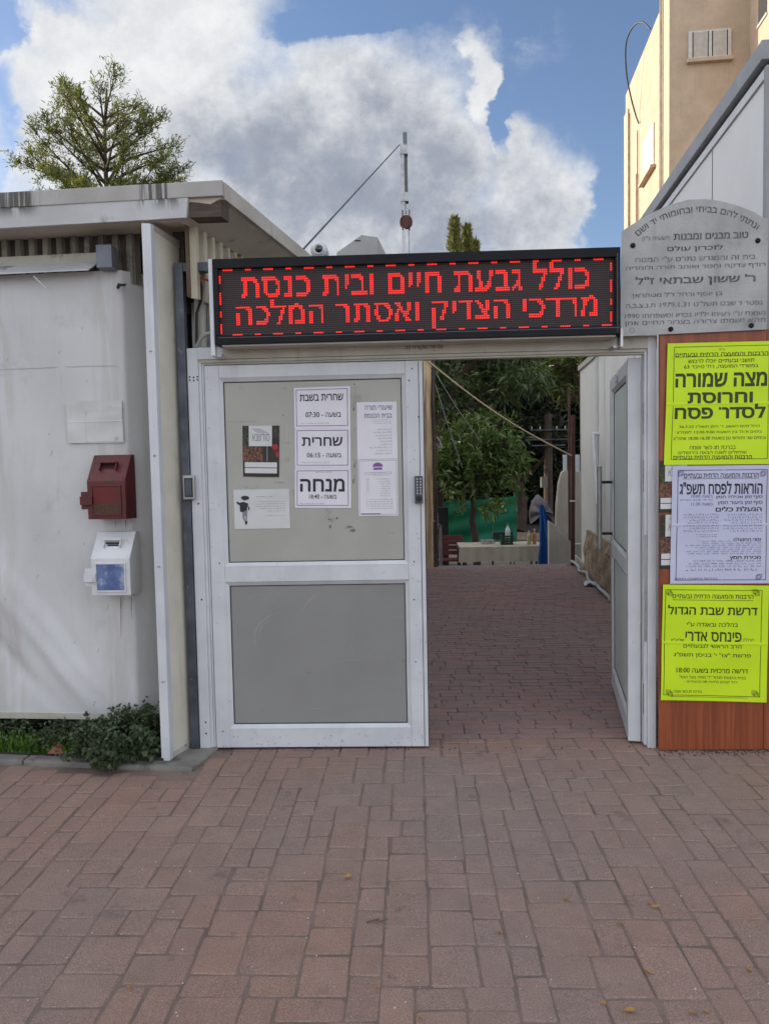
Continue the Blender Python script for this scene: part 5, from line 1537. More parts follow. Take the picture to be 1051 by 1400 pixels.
# ------------------------------------------------------------------ things above the gate
mY = 5.3
mt = P(553, 178, mY); mb_ = P(548.5, 350, mY)
mast = thing('antenna_mast', 'thin grey double pole mast with rusty pulley rising behind the LED sign', 'mast', (mb_[0], mY, 2.845))
pA = P(546.5, 196, mY); xm = pA[0]
k1 = mY / 1.0
obj('pole', MB().box(xm + .005, xm + .045, mY, mY + .04, 2.846, pA[2]), M['steel_bright'], mast)
pB = P(552.5, 178, mY); pC = P(553.5, 275, mY)
obj('pole', MB().box(pB[0] - .018, pB[0] + .030, mY + .05, mY + .09, pC[2], pB[2]), mat('pole_grey', (.17, .18, .19), (.11, .11, .12), 5, .5), mast)
obj('clamp', MB().box(xm, pB[0] + .035, mY - .01, mY + .1, pA[2] - .12, pA[2] - .02).box(xm, pB[0] + .035, mY - .01, mY + .1, pC[2], pC[2] + .1), M['steel_bright'], mast)
pD = P(555, 303, mY)
obj('pulley', MB().lathe([(.05, -.03), (.075, -.03), (.075, -.015), (.05, -.01), (.05, .01), (.075, .015), (.075, .03), (.05, .03)], (pD[0], mY + .02, pD[2]), (0, 1, 0), 14).box(pD[0] - .045, pD[0] - .033, mY - .02, mY + .06, pD[2] - .09, pD[2] + .13).box(pD[0] + .033, pD[0] + .045, mY - .02, mY + .06, pD[2] - .09, pD[2] + .13), M['rust'], mast)
obj('rope', MB().tube([(pD[0], mY + .02, pD[2] + .1), (pC[0], mY + .05, pC[2] + .02)], .012, 6).tube([(pD[0] + .03, mY + .02, pD[2] - .07), (pD[0] + .03, mY + .02, 2.85)], .008, 6).tube([(pD[0] - .03, mY + .02, pD[2] - .07), (pD[0] - .05, mY + .02, 2.85)], .006, 6), M['cable_grey'], mast)
ge = RC + LD * 1.25 + HZ * 2.86
g0 = P(546, 197, mY)
tag(obj('guy_wire', MB().tube([g0 + np.array([0, .02, 0]), ge], .007, 6), M['steel'], loc=ge), 'taut dark guy wire from mast top down to the hut eave', 'wire')
bY = 3.0
b0, b1, b2, b3 = P(460, 345, bY), P(494, 321, bY), P(516, 324, bY), P(518, 352, bY)
rbx = thing('roof_box', 'pale grey sloping top metal box standing on the hut roof', 'roof unit', (b0[0] + .15, bY, 2.845))
obj('housing', MB().prism([(b0[0], bY, 2.846), (b3[0], bY, 2.846), (b2[0], bY, b2[2]), (b1[0], bY, b1[2]), (b0[0], bY, b0[2])], (0.05, .5, 0)), mat('box_grey', (.34, .34, .34), (.29, .29, .29), 5, .5), rbx, bevel=.006)
obj('vent_slot', MB().box(b1[0] - .06, b1[0] - .01, bY - .003, bY + .002, b1[2] - .055, b1[2] - .045), M['dark'], rbx)

# ------------------------------------------------------------------ courtyard beyond the path (0.7 m lower)
CZ = -.72
bd = M['wood_old']
for (pxa, pxb, Yp, zt_2, m, lab) in ((577, 590.5, 7.10, 3.35, M['wood_old'], 'pale ochre weathered timber plank standing upright at the hut corner'), (590.5, 596.5, 7.22, 3.3, M['wood_dark'], 'dark brown timber plank behind the pale plank at the hut corner')):
    xa, xb = P(pxa, 640, Yp)[0], P(pxb, 640, Yp)[0]
    o = thing('timber_plank', lab, 'plank', (xa, Yp, 0))
    mbp = MB()
    def pk(u, v, xa=xa, xb=xb, Yp=Yp, zt_2=zt_2):
        return np.array([xa + (xb - xa) * u + .006 * math.sin(v * 21 + u * 3), Yp - .012 * math.sin(u * 9) * math.sin(v * 7), v * zt_2])
    mbp.grid(pk, 8, 40); mbp.hexa([(xa + .008, Yp + .008, 0), (xb - .008, Yp + .008, 0), (xb - .008, Yp + .008, zt_2), (xa + .008, Yp + .008, zt_2)], (0, .03, 0))
    obj('board', mbp, m, o)
rk = MB(); c0, c1 = P(593, 700, 7.3), P(593, 772, 7.3)
def rag(u, v):
    return np.array([c0[0] - .045 + .10 * u * (1 - .35 * v) + .01 * math.sin(v * 8), 7.32 + .035 * math.sin(u * 11) * (.3 + v), c0[2] + (.02 - c0[2]) * v])
rk.grid(rag, 14, 20)
cloth_w = mat('cloth_white', (.52, .46, .44), (.42, .37, .36), 4, .8)
tag(obj('hanging_cloth', rk, cloth_w, loc=(c0[0], 7.3, 0), solid=.004), 'pinkish white cloth hanging from the planks at the path end', 'cloth')
hr = thing('handrail', 'thin grey metal handrail beside steps at the left path end', 'handrail', (.45, 7.6, CZ))
xa = P(602, 700, 7.6)[0]
for a_, b_, c_ in ((xa, 7.6, .56), (xa + .03, 9.2, .2)): obj('post', MB().tube([(a_, b_, CZ), (a_, b_, c_)], .016, 8), M['steel_bright'], hr)
obj('rail', MB().tube([P(592, 712, 7.2), (xa, 7.6, .56), (xa + .03, 9.2, .22)], .018, 8), M['steel_bright'], hr)

# table with cloth
tx0, tx1, ty0, ty1, tz = .80, 2.24, 9.7, 10.45, .02
tb = thing('folding_table', 'long table under a stained beige cloth at the end of the path', 'table', (1.5, 10.05, CZ))
obj('tabletop', MB().box(tx0 + .02, tx1 - .02, ty0 + .02, ty1 - .02, tz - .035, tz - .004), M['wood_dark'], tb)
for x_ in (tx0 + .08, tx1 - .12):
    for y_ in (ty0 + .08, ty1 - .08):
        obj('leg', MB().box(x_, x_ + .035, y_, y_ + .035, CZ, tz - .035), M['steel'], tb)
cm2 = mat('beige_cloth', (.50, .43, .34), (.40, .345, .27), 3, .85, .002, 60, dirt=((.16, .13, .10), .7), dscale=5)
def tcl(u, v):
    # unrolled: v 0..1 : back hem -> top -> front hem
    x_ = tx0 - .02 + (tx1 - tx0 + .04) * u
    L = .10 + .78 + .265; t = v * L
    fold = .012 * math.sin(u * 38 + 1.3 * math.sin(u * 9)) + .02 * math.sin(u * 13)
    if t < .10: return np.array([x_, ty1 + .012 + fold * .3, tz - .10 + t])
    if t < .88: return np.array([x_, ty1 + .012 - (t - .10) * (ty1 - ty0 + .024) / .78, tz + .003 + .003 * math.sin(u * 23 + t * 9)])
    d_ = t - .88
    return np.array([x_ + .03 * (u - .5) * d_ / .31, ty0 - .012 - abs(fold) * (d_ / .31) * 1.2, tz + .003 - d_ * (1 + .04 * math.sin(u * 9 + 1))])
tag(obj('tablecloth', MB().grid(tcl, 90, 40), cm2, loc=(1.5, 10, tz), solid=.003), 'stained beige tablecloth draped over the long table at path end', 'tablecloth')
crt = thing('crate', 'small dark green plastic crate on the beige tablecloth', 'crate', (1.62, 9.95, tz))
cgm = mat('crate_green', (.012, .075, .035), (.009, .05, .025), 5, .5)
x0_, x1_ = 1.535, 1.74; z1_ = tz + .17
cb = MB().box(x0_, x1_, 9.85, 10.05, tz + .006, tz + .02)
for z_ in (.02, .06, .10, .145): cb.box(x0_, x1_, 9.85, 9.86, tz + z_, tz + z_ + .028).box(x0_, x1_, 10.04, 10.05, tz + z_, tz + z_ + .028).box(x0_, x0_ + .01, 9.86, 10.04, tz + z_, tz + z_ + .028).box(x1_ - .01, x1_, 9.86, 10.04, tz + z_, tz + z_ + .028)
for x_ in (x0_ - .002, (x0_ + x1_) / 2 - .008, x1_ - .014): cb.box(x_, x_ + .016, 9.847, 9.8495, tz + .006, z1_ + .004).box(x_, x_ + .016, 10.0505, 10.053, tz + .006, z1_ + .004)
obj('basket', cb, cgm, crt)
def bottle(label, x_, y_, h, r_, m, capm_, z0=tz + .006):
    o = thing('bottle', label, 'bottle', (x_, y_, z0))
    obj('body', MB().lathe([(r_ * .9, 0), (r_, .01), (r_, h * .62), (r_ * .8, h * .72), (r_ * .36, h * .84), (r_ * .36, h * .92)], (x_, y_, z0), n=14), m, o, smooth=False)
    obj('cap', MB().lathe([(r_ * .42, h * .92), (r_ * .42, h), (r_ * .3, h * 1.01)], (x_, y_, z0), n=12), capm_, o)
bw = mat('plastic_white', (.60, .60, .58), None, 5, .4)
bottle('white plastic bottle standing inside the green crate on the table', 1.66, 9.95, .36, .045, bw, mat('cap_red', (.3, .03, .03), None, 4, .4), tz + .021)
bottle('yellowish bottle nearest the crate in the pair on the table end', 2.03, 9.92, .24, .034, mat('bottle_yellow', (.42, .42, .16), None, 4, .3), bw)
bottle('orange brown bottle at the very end of the table by the blue cloth', 2.12, 9.90, .27, .036, mat('bottle_orange', (.40, .20, .09), None, 4, .3), bw)
dsh = thing('dish_rack', 'wire dish rack with white crockery on the beige tablecloth', 'dish rack', (1.3, 10.1, tz))
dk = MB()
for i in range(5): dk.tube([(1.20 + i * .055, 10.02, tz + .008), (1.20 + i * .055, 10.02, tz + .08), (1.20 + i * .055, 10.2, tz + .08)], .004, 5)
dk.tube([(1.18, 10.02, tz + .08), (1.45, 10.02, tz + .08)], .005, 5).tube([(1.18, 10.02, tz + .03), (1.45, 10.02, tz + .03)], .005, 5)
obj('wire', dk, M['steel_bright'], dsh)
for i, (x_, r_) in enumerate(((1.24, .045), (1.32, .05), (1.39, .04))):
    obj('cup', MB().lathe([(r_ * .6, .010), (r_, .08), (r_ * .9, .08), (r_ * .55, .02)], (x_, 10.11, tz), n=14), bw, dsh)
# chairs behind the table (only backs show)
for (pxc, lab) in ((678, 'dark tubular chair back showing behind the green crate'),):
    c = P(pxc + 10, 735, 11.0)
    ch = thing('chair', lab, 'chair', (c[0], 11.1, CZ))
    f_ = MB().tube([(c[0] - .20, 11.0, CZ), (c[0] - .20, 11.05, .02), (c[0] - .19, 11.1, .30)], .012, 7).tube([(c[0] + .20, 11.0, CZ), (c[0] + .20, 11.05, .02), (c[0] + .19, 11.1, .30)], .012, 7)
    obj('frame', f_, M['steel'], ch)
    obj('backrest', MB().grid(lambda u, v: np.array([c[0] - .19 + .38 * u, 11.1 + .04 * math.sin(u * 3.14), .0 + .14 * v]), 8, 3), M['rubber'], ch, solid=.02)
    obj('seat', MB().box(c[0] - .2, c[0] + .2, 11.05, 11.45, -.28, -.25), M['rubber'], ch, bevel=.01)
    for sx_ in (-.18, .18): obj('leg', MB().tube([(c[0] + sx_, 11.42, CZ), (c[0] + sx_, 11.40, -.28)], .012, 7), M['steel'], ch)
# bench
bnm = mat('bench_red', (.14, .028, .03), (.09, .02, .022), 5, .6, dirt=((.05, .02, .018), .6))
b0 = P(594, 737, 10.6); b1 = P(632, 737, 10.6)
bn = thing('garden_bench', 'dark red slatted bench beside the table in the courtyard', 'bench', ((b0[0] + b1[0]) / 2, 10.8, CZ))
sl_ = MB()
for i in range(4): sl_.box(b0[0] - .5, b1[0], 10.62 + i * .006, 10.64 + i * .006, -.22 + i * .095, -.14 + i * .095)
obj('backrest', sl_, bnm, bn, bevel=.004)
sl_ = MB()
for i in range(4): sl_.box(b0[0] - .5, b1[0], 10.22 + i * .1, 10.30 + i * .1, -.30, -.275)
obj('seat', sl_, bnm, bn, bevel=.004)
for x_ in (b0[0] + .12, b1[0] - .1):
    obj('leg', MB().box(x_, x_ + .04, 10.65, 10.69, CZ, .14).box(x_, x_ + .04, 10.26, 10.30, CZ, -.3), M['steel'], bn)
# green tarp on a line
gtm = mat('green_tarp', (.018, .29, .15), (.014, .21, .11), 2.5, .55, .004, 14, transl=.15)
g0, g1, g2, g3 = P(597, 687, 13), P(706, 678, 13), P(706, 742, 13), P(597, 742, 13)
def gt(u, v):
    t = g0 * (1 - u) + g1 * u; b_ = g3 * (1 - u) + g2 * u
    p = t * (1 - v) + b_ * v
    return p + np.array([0, .05 * math.sin(u * 8 + v * 2) + .03 * math.sin(v * 14 + u * 5), -.012 * math.sin(u * 3.14 * 4) ** 2 * (1 - v)])
tag(obj('green_tarp', MB().grid(gt, 50, 26), gtm, loc=(1.4, 13, CZ), solid=.004), 'bright green tarpaulin stretched as a screen behind the table', 'tarpaulin')
dkp = thing('cabinet', 'dark narrow cabinet standing before the left end of green tarpaulin', 'cabinet', (.42, 12.3, CZ))
q0, q1 = P(592, 694, 12.3), P(613, 740, 12.3)
obj('body', MB().box(q0[0] - .5, q1[0], 12.3, 12.7, CZ, q0[2]), M['dark'], dkp, bevel=.01)
obj('door', MB().box(q0[0] + .02, q1[0] - .02, 12.285, 12.299, CZ + .08, q0[2] - .03), mat('cab_door', (.02, .018, .017), None, 6, .5), dkp, bevel=.004)

# bundle of tarps, walls at the right end
gb = mat('grey_tarp', (.17, .15, .15), (.12, .105, .105), 6, .8, .01, 18)
q = [P(x, y, 9.4) for x, y in ((724, 716), (723, 700), (726, 684), (735, 676), (745, 684), (752, 697), (758, 708), (754, 716))]
cen = np.mean(q, axis=0)
def tarp(u, v):
    i = u * (len(q) - 1); a = int(min(len(q) - 2, math.floor(i))); f_ = i - a
    p = q[a] * (1 - f_) + q[a + 1] * f_
    c = np.array([cen[0], 9.4, cen[2]])
    r_ = math.sin(v * math.pi); e = math.cos(v * math.pi)
    w_ = 1 + .05 * math.sin(u * 23 + v * 9) + .04 * math.sin(v * 17 + u * 6)
    d_ = (p - c) * (r_ * w_); return c + d_ + np.array([0, -.28 * e + .03 * math.sin(u * 31), 0])
tag(obj('tarp_bundle', MB().grid(tarp, 60, 18), gb, loc=(cen[0], 9.4, CZ)), 'grey brown tarp heaped over a post beside the blue cloth', 'tarpaulin')
blm2 = mat('blue_cloth', (.012, .10, .34), (.010, .07, .25), 5, .6, .004, 20)
t0 = P(735, 690, 8.7)
def bl_(u, v):
    w0 = .09 + .24 * min(1, v * 1.6); xc = t0[0] + .05 + .10 * min(1, v * 2.2)
    return np.array([xc + (u - .5) * w0 + .012 * math.sin(v * 9 + u * 4), 8.7 - .05 * math.sin(u * 13 + v * 2) * (.3 + v) - .10 * v, t0[2] + (CZ + .05 - t0[2]) * v])
tag(obj('blue_cloth', MB().grid(bl_, 26, 34), blm2, loc=(t0[0], 8.7, CZ), solid=.004), 'bright blue cloth hanging beside the right end of the table', 'cloth')
lwm = mat('beige_render', (.50, .45, .375), (.42, .375, .31), 2.5, .85, .003, 30, streak=((.30, .25, .20), .6))
w1 = [P(x, y, 8.2) for x, y in ((750, 712), (757, 716), (766, 728), (777, 738), (783, 744))]
poly = [(w1[0][0], 8.2, CZ)] + [tuple(p) for p in w1] + [(2.9, 8.2, w1[-1][2]), (2.9, 8.2, CZ)]
tag(obj('low_wall', MB().prism(poly, (0, .14, 0)), lwm, loc=(2.4, 8.2, CZ), bevel=.006), 'low beige rendered wall with curved top beside blue cloth', 'wall')
w2 = [P(x, y, 8.9) for x, y in ((760, 715), (761, 690), (764, 660), (768, 646), (772, 643), (798, 645))]
poly = [(w2[0][0], 8.9, CZ)] + [tuple(p) for p in w2] + [(3.4, 8.9, w2[-1][2]), (3.4, 8.9, CZ)]
tag(obj('garden_wall', MB().prism(poly, (0, .16, 0)), lwm, loc=(2.8, 8.9, CZ), bevel=.008), 'taller cream garden wall behind the rusty poles', 'wall')
for x_, lab in ((772, 'short pale stub post on the garden wall just left of the rusty pole'), (789, 'short pale stub post on the garden wall between rusty pole and annex')):
    p = P(x_, 645, 8.95)
    tag(obj('stub_post', MB().box(p[0] - .03, p[0] + .03, 8.93, 8.98, p[2] - .02, p[2] + .28), M['white_alu'], loc=(p[0], 8.95, p[2]), bevel=.004), lab, 'post')
# rusty poles
rp1 = thing('rusty_pole', 'thick rusty square pole with white band at the path corner', 'pole', (2.27, 7.18, 0))
p0, p1 = P(783, 772, 7.18), P(783.5, 567, 7.18)
obj('shaft', MB().hexa([(p0[0] - .026, 7.18, -.02), (p0[0] + .026, 7.18, -.02), (p1[0] + .026, 7.18, p1[2]), (p1[0] - .026, 7.18, p1[2])], (0, .05, 0)), M['rust'], rp1, bevel=.004)
pw = P(783, 685, 7.18); obj('band', MB().box(pw[0] - .032, pw[0] + .032, 7.172, 7.238, pw[2] - .012, pw[2] + .012), M['white_alu'], rp1)
p0, p1 = P(778, 650, 8.6), P(777.5, 532, 8.6)
rp2 = thing('rusty_pole', 'thinner taller rusty pole just behind the banded rusty pole', 'pole', (p0[0], 8.6, CZ))
obj('shaft', MB().tube([(p0[0], 8.62, CZ), (p1[0], 8.62, p1[2])], .021, 10), M['rust'], rp2)
obj('cap', MB().lathe([(.024, 0), (.024, .02), (.015, .025)], (p1[0], 8.62, p1[2]), n=10), M['rust'], rp2)
# utility pole with cross arms
up = P(748, 566, 20)
ut = thing('utility_pole', 'wooden utility pole carrying many thin wires in front of dark trees', 'pole', (up[0], 20, CZ))
obj('shaft', MB().tube([(up[0], 20, CZ), (up[0] + .02, 20, up[2])], [.15, .115], 10), M['bark'], ut)
for (y_, w_) in ((588, .55), (601, .7), (609, .5)):
    z_ = P(748, y_, 20)[2]; obj('cross_arm', MB().box(up[0] - w_, up[0] + w_, 19.83, 19.89, z_ - .018, z_ + .018), M['steel'], ut)
bxp = P(743, 660, 19.8); obj('meter_box', MB().box(bxp[0] - .10, bxp[0] + .08, 19.6, 19.85, bxp[2] - .14, bxp[2] + .18), mat('meter_grey', (.16, .155, .14), None, 6, .6), ut, bevel=.01)
for dx in (-.5, -.25, .25, .5):
    z_ = P(748, 588, 20)[2]; obj('insulator', MB().lathe([(.015, .02), (.026, .04), (.018, .07), (.024, .09), (.01, .11)], (up[0] + dx, 19.86, z_), n=8), M['cream_alu'], ut)
for i, (ya, yb, xb, yy) in enumerate(((588, 596, 690, 22), (601, 612, 700, 22), (601, 596, 812, 21), (609, 604, 812, 21), (612, 618, 640, 23))):
    a_ = P(748, ya, 19.85); b_ = P(xb, yb, yy); md = (a_ + b_) / 2 - HZ * .12
    o = tag(obj('power_wire', MB().tube([a_, (a_ + md) / 2 - HZ * .03, md, (b_ + md) / 2 - HZ * .03, b_], .014, 5), M['cable_black'], loc=b_), 'thin dark power wire strung from the wooden utility pole', 'wire', 'wires on the utility pole')
# rope and wires from the plank top
ra = P(583, 492, 7.08); rb_ = P(781, 623, 7.17)
pts = [ra + (rb_ - ra) * t - HZ * .10 * math.sin(t * math.pi) for t in np.linspace(0, 1, 13)]
tag(obj('rope', MB().tube(pts, .011, 7), mat('rope', (.50, .36, .25), (.40, .28, .19), 30, .8), loc=rb_), 'pale orange rope sagging from plank top to the rusty pole', 'rope')
for i, (xe, ye, Ye, lab) in enumerate(((658, 605, 9.0, 'thin pale wire running from plank top steeply down into the small tree'), (632, 640, 8.5, 'thinner pale wire nearest the planks dropping into the leaves'))):
    e_ = P(xe, ye, Ye); a_ = ra + np.array([.02, .03, -.01])
    tag(obj('thin_wire', MB().tube([a_, (a_ + e_) / 2 - HZ * .05, e_], .006, 5), M['cable_grey'], loc=e_), lab, 'wire')
lp_ = []
for i in range(24):
    t = i / 23 * 4 * math.pi; lp_.append(P(597 + 5 * math.cos(t) + i * .12, 605 + 8 * math.sin(t * 1.1), 7.25))
tag(obj('wire_coil', MB().tube(lp_, .006, 5), M['cable_grey'], loc=lp_[0]), 'small tangled coil of pale wire hanging beside the planks', 'wire')


# ------------------------------------------------------------------ trees and plants
def leaves(mb, pts, rg, n, l, w, spread, droop=.2, axis=None, ros=False):
    """n leaf quads round each point"""
    for (p, d) in pts:
        for _ in range(n):
            v = np.array([rg.gauss(0, 1), rg.gauss(0, 1), rg.gauss(0, .8)]); v /= np.linalg.norm(v) + 1e-6
            if ros: v = v * .9 + np.array(d) * .6 - HZ * droop
            else: v = v + np.array(d) * .5 - HZ * droop
            v /= np.linalg.norm(v) + 1e-6
            c = p + np.array([rg.gauss(0, 1), rg.gauss(0, 1), rg.gauss(0, 1)]) * spread
            s_ = np.cross(v, [rg.gauss(0, .5), rg.gauss(0, .5), 1.0]); s_ /= np.linalg.norm(s_) + 1e-6
            k = rg.uniform(.65, 1.25); L = l * k; W_ = w * k
            b = len(mb.V)
            up_ = np.cross(s_, v) * W_ * .35
            mb.V += [tuple(c), tuple(c + v * L * .5 + s_ * W_ * .5 + up_), tuple(c + v * L), tuple(c + v * L * .5 - s_ * W_ * .5 + up_)]
            mb.F += [(b, b + 1, b + 2), (b, b + 2, b + 3)]


def limb(mb, p, d, L, r, rg, tips, depth, spread=.6, up=.15, nseg=5, nch=(2, 4), shrink=.68, collect=None):
    p = np.array(p, float); d = np.array(d, float) / np.linalg.norm(d)
    pts = [p.copy()]; rs = [r]
    for i in range(nseg):
        d = d + np.array([rg.gauss(0, .13), rg.gauss(0, .13), rg.gauss(0, .10) + up * .12]); d /= np.linalg.norm(d)
        p = p + d * L / nseg; pts.append(p.copy()); rs.append(r * (1 - .45 * (i + 1) / nseg))
        if depth <= 1: tips.append((p.copy(), d.copy()))
    mb.tube(pts, rs, 6 if r > .02 else 4)
    if depth == 0: return
    n = rg.randint(*nch)
    for i in range(n):
        t = rg.uniform(.45, 1.0) if i else 1.0
        k = min(nseg, max(1, int(t * nseg)))
        v = d + np.array([rg.gauss(0, spread), rg.gauss(0, spread), rg.gauss(0, spread * .7) + up])
        limb(mb, pts[k], v, L * shrink * rg.uniform(.75, 1.15), rs[k] * .66, rg, tips, depth - 1, spread, up, max(3, nseg - 1), nch, shrink)


# feathery tree seen over the hut roof
rg = random.Random(21)
ft = thing('pine_tree', 'airy yellowish green conifer showing above the hut roof', 'tree', (-7.35, 16, CZ))
tr = MB(); tips = []
tx = P(162, 250, 16)[0]
tp_ = [np.array([tx + .25 * math.sin(z * .5), 16 + .2 * math.cos(z * .4), z]) for z in np.linspace(CZ, 11.0, 16)]
tr.tube(tp_, list(np.linspace(.20, .025, 16)), 9)
half = lambda z: np.interp(z, [5.6, 8.0, 8.8, 9.6, 10.4, 11.2], [2.4, 2.35, 2.05, 1.65, 1.2, .8])
z = 5.4
while z < 10.5:
    n = rg.randint(3, 4); a0 = rg.uniform(0, 6.28)
    for i in range(n):
        a = a0 + i * 6.28 / n + rg.gauss(0, .25); L = half(z + .5) * rg.uniform(.72, 1.1)
        base = np.array([np.interp(z, [q_[2] for q_ in tp_], [q_[0] for q_ in tp_]), 16 + .2 * math.cos(z * .4), z])
        d = np.array([math.cos(a), math.sin(a), (.66 + .25 * max(0, (z - 9) / 2.0))])
        pts = [base]; p = base.copy(); dd = d / np.linalg.norm(d)
        ns = max(3, int(L / .3))
        for k in range(ns):
            dd = dd + np.array([rg.gauss(0, .08), rg.gauss(0, .08), rg.gauss(0, .05)]); dd /= np.linalg.norm(dd)
            p = p + dd * L / ns; pts.append(p.copy())
            if k >= ns * .12:
                for _ in range(3 if k < ns * .55 else 5):
                    v = dd + np.array([rg.gauss(0, .75), rg.gauss(0, .75), rg.gauss(0, .35) + .15]); v /= np.linalg.norm(v)
                    l2 = rg.uniform(.18, .46); e = p + v * l2
                    tr.tube([p, (p + e) / 2 + np.array([0, 0, .02]), e], [.010, .007, .003], 4, cap=False)
                    for t in np.linspace(.35, 1.0, 4): tips.append((p + v * l2 * t, v + HZ * .3))
        tr.tube(pts, list(np.linspace(.034 + .006 * L, .008, len(pts))), 5)
    z += rg.uniform(.20, .32)
lf = MB(); leaves(lf, tips, rg, 7, .125, .026, .055, -.05, ros=True)
print('pine leaves', len(lf.F))
obj('trunk', tr, M['bark'], ft)
obj('crown', lf, leaf_mat('pine_leaf', (.06, .085, .025), (.125, .14, .04), (.25, .235, .075), .5, .4), ft)

# cypress tips behind the sign
def cypress(label, px, ytop, ybot, Y, w, seed):
    rg = random.Random(seed)
    t = P(px, ytop, Y); b = P(px, ybot, Y)
    o = thing('cypress_tree', label, 'tree', (t[0], Y, CZ))
    obj('trunk', MB().tube([(t[0], Y, CZ), (t[0], Y, t[2] - .5)], [.16, .02], 7), M['bark'], o)
    lf = MB(); pts = []
    for i in range(420):
        h = rg.random() ** .8; z = t[2] - 4.5 * (1 - h); rr = w * (1 - h) ** .7 * min(1, 1) + .02
        a = rg.uniform(0, 6.28); q_ = rr * math.sqrt(rg.random())
        pts.append((np.array([t[0] + q_ * math.cos(a), Y + q_ * math.sin(a), z]), np.array([.25 * math.cos(a), .25 * math.sin(a), 1.0])))
    leaves(lf, pts, rg, 8, .30, .07, .05, -.9)
    obj('crown', lf, leaf_mat('cypress_leaf', (.08, .095, .03), (.16, .165, .055), (.28, .26, .10), .6, .35), o)


cypress('taller olive green cypress tip poking above the LED sign', 621, 304, 345, 30, .60, 31)
cypress('second olive cypress tip leaning beside the taller one above the sign', 638, 314, 345, 30.6, .42, 32)
cypress('smallest cypress tip barely clearing the LED sign edge', 649, 334, 345, 31, .25, 33)

# small glossy tree in the courtyard
rg = random.Random(44)
st = thing('loquat_tree', 'small glossy leaved tree with slim bare trunk before green tarpaulin', 'tree', (1.28, 11.4, CZ))
Yt = 11.6
tb_ = [P(652, 750, Yt), P(649, 730, Yt), P(645, 712, Yt), P(647, 697, Yt), P(646, 680, Yt)]
tb_[0] = np.array([tb_[0][0], Yt, CZ])
tr = MB().tube(tb_, [.085, .072, .06, .055, .05], 9); tips = []
for i in range(9):
    a = i * .72 + rg.uniform(-.2, .2)
    limb(tr, tb_[4] - HZ * .06 * (i % 3), (math.cos(a) * .75, math.sin(a) * .6, .55 + .25 * (i % 3)), .62 + .12 * (i % 2), .032, rg, tips, 2, .55, .22, 5, (2, 3), .72)
lf = MB()
tips = [t for t in tips if t[0][2] < P(640, 505, Yt)[2] and t[0][0] < P(722, 640, Yt)[0]]
leaves(lf, tips, rg, 9, .19, .066, .05, .30, ros=True)
ext = []
for i in range(230):
    px_, py_ = 658 + 62 * rg.uniform(-1, 1), 632 + 70 * rg.uniform(-1, 1)
    if ((px_ - 658) / 64) ** 2 + ((py_ - 632) / 72) ** 2 > 1 or (py_ > 690 and abs(px_ - 647) < 10): continue
    ext.append((P(px_, py_, Yt + rg.uniform(-.7, .6)), np.array([rg.gauss(0, .5), -.6, -.1])))
leaves(lf, ext, rg, 8, .19, .066, .05, .30, ros=True)
obj('trunk', tr, M['bark'], st)
lglos = leaf_mat('loquat_leaf', (.055, .09, .03), (.115, .17, .05), (.24, .28, .11), .32, .35)
obj('crown', lf, lglos, st)

# bigger trees
def big_tree(name, label, base, H_, crown_c, crown_r, n_pts, lm, seed, ll=.20, lw_=.075, trunk_r=.2, nper=7, limbs=7, lean=None, orange=0):
    rg = random.Random(seed)
    o = thing(name, label, 'tree', base)
    base = np.array(base, float); cc = np.array(crown_c, float); cr_ = np.array(crown_r, float)
    tr = MB(); tips = []
    top = cc - HZ * cr_[2] * .35
    if lean is None: lean = [base + (top - base) * t + np.array([.15 * math.sin(t * 5), .1 * math.sin(t * 7), 0]) for t in np.linspace(0, 1, 7)]
    tr.tube(lean, list(np.linspace(trunk_r, trunk_r * .55, len(lean))), 9)
    for i in range(limbs):
        a = i * 6.28 / limbs + rg.uniform(-.3, .3); k = rg.randint(max(1, len(lean) - 4), len(lean) - 1)
        limb(tr, lean[k], (math.cos(a) * cr_[0], math.sin(a) * cr_[1], rg.uniform(.1, .9) * cr_[2]), cr_[0] * .55, trunk_r * .4, rg, tips, 2, .5, .2, 5, (2, 3), .7)
    pts = []
    lobes = []
    for i in range(26):
        v = np.array([rg.gauss(0, 1), rg.gauss(0, 1), rg.gauss(0, 1)]); v /= np.linalg.norm(v); lobes.append((cc + v * cr_ * rg.uniform(.45, .92), rg.uniform(.16, .34)))
    for i in range(n_pts):
        lc, lr = lobes[rg.randrange(len(lobes))]
        v = np.array([rg.gauss(0, 1), rg.gauss(0, 1), rg.gauss(0, .8)]); v /= np.linalg.norm(v)
        pts.append((lc + v * cr_ * lr * rg.uniform(.55, 1.05), v * .8 - HZ * .2))
    tips = [t for t in tips if np.linalg.norm((t[0] - cc) / cr_) < 1.15]
    lf = MB(); leaves(lf, pts + tips, rg, nper, ll, lw_, .10, .3)
    obj('trunk', tr, M['bark'], o)
    obj('crown', lf, lm, o)
    if orange:
        lo = MB(); leaves(lo, [pts[rg.randrange(len(pts))] for _ in range(orange)], rg, 8, ll * .9, lw_ * .9, .06, .6)
        obj('dead_leaves', lo, leaf_mat('dead_leaf', (.16, .045, .012), (.22, .07, .02), (.30, .12, .04), .7, .2), o)
    return o


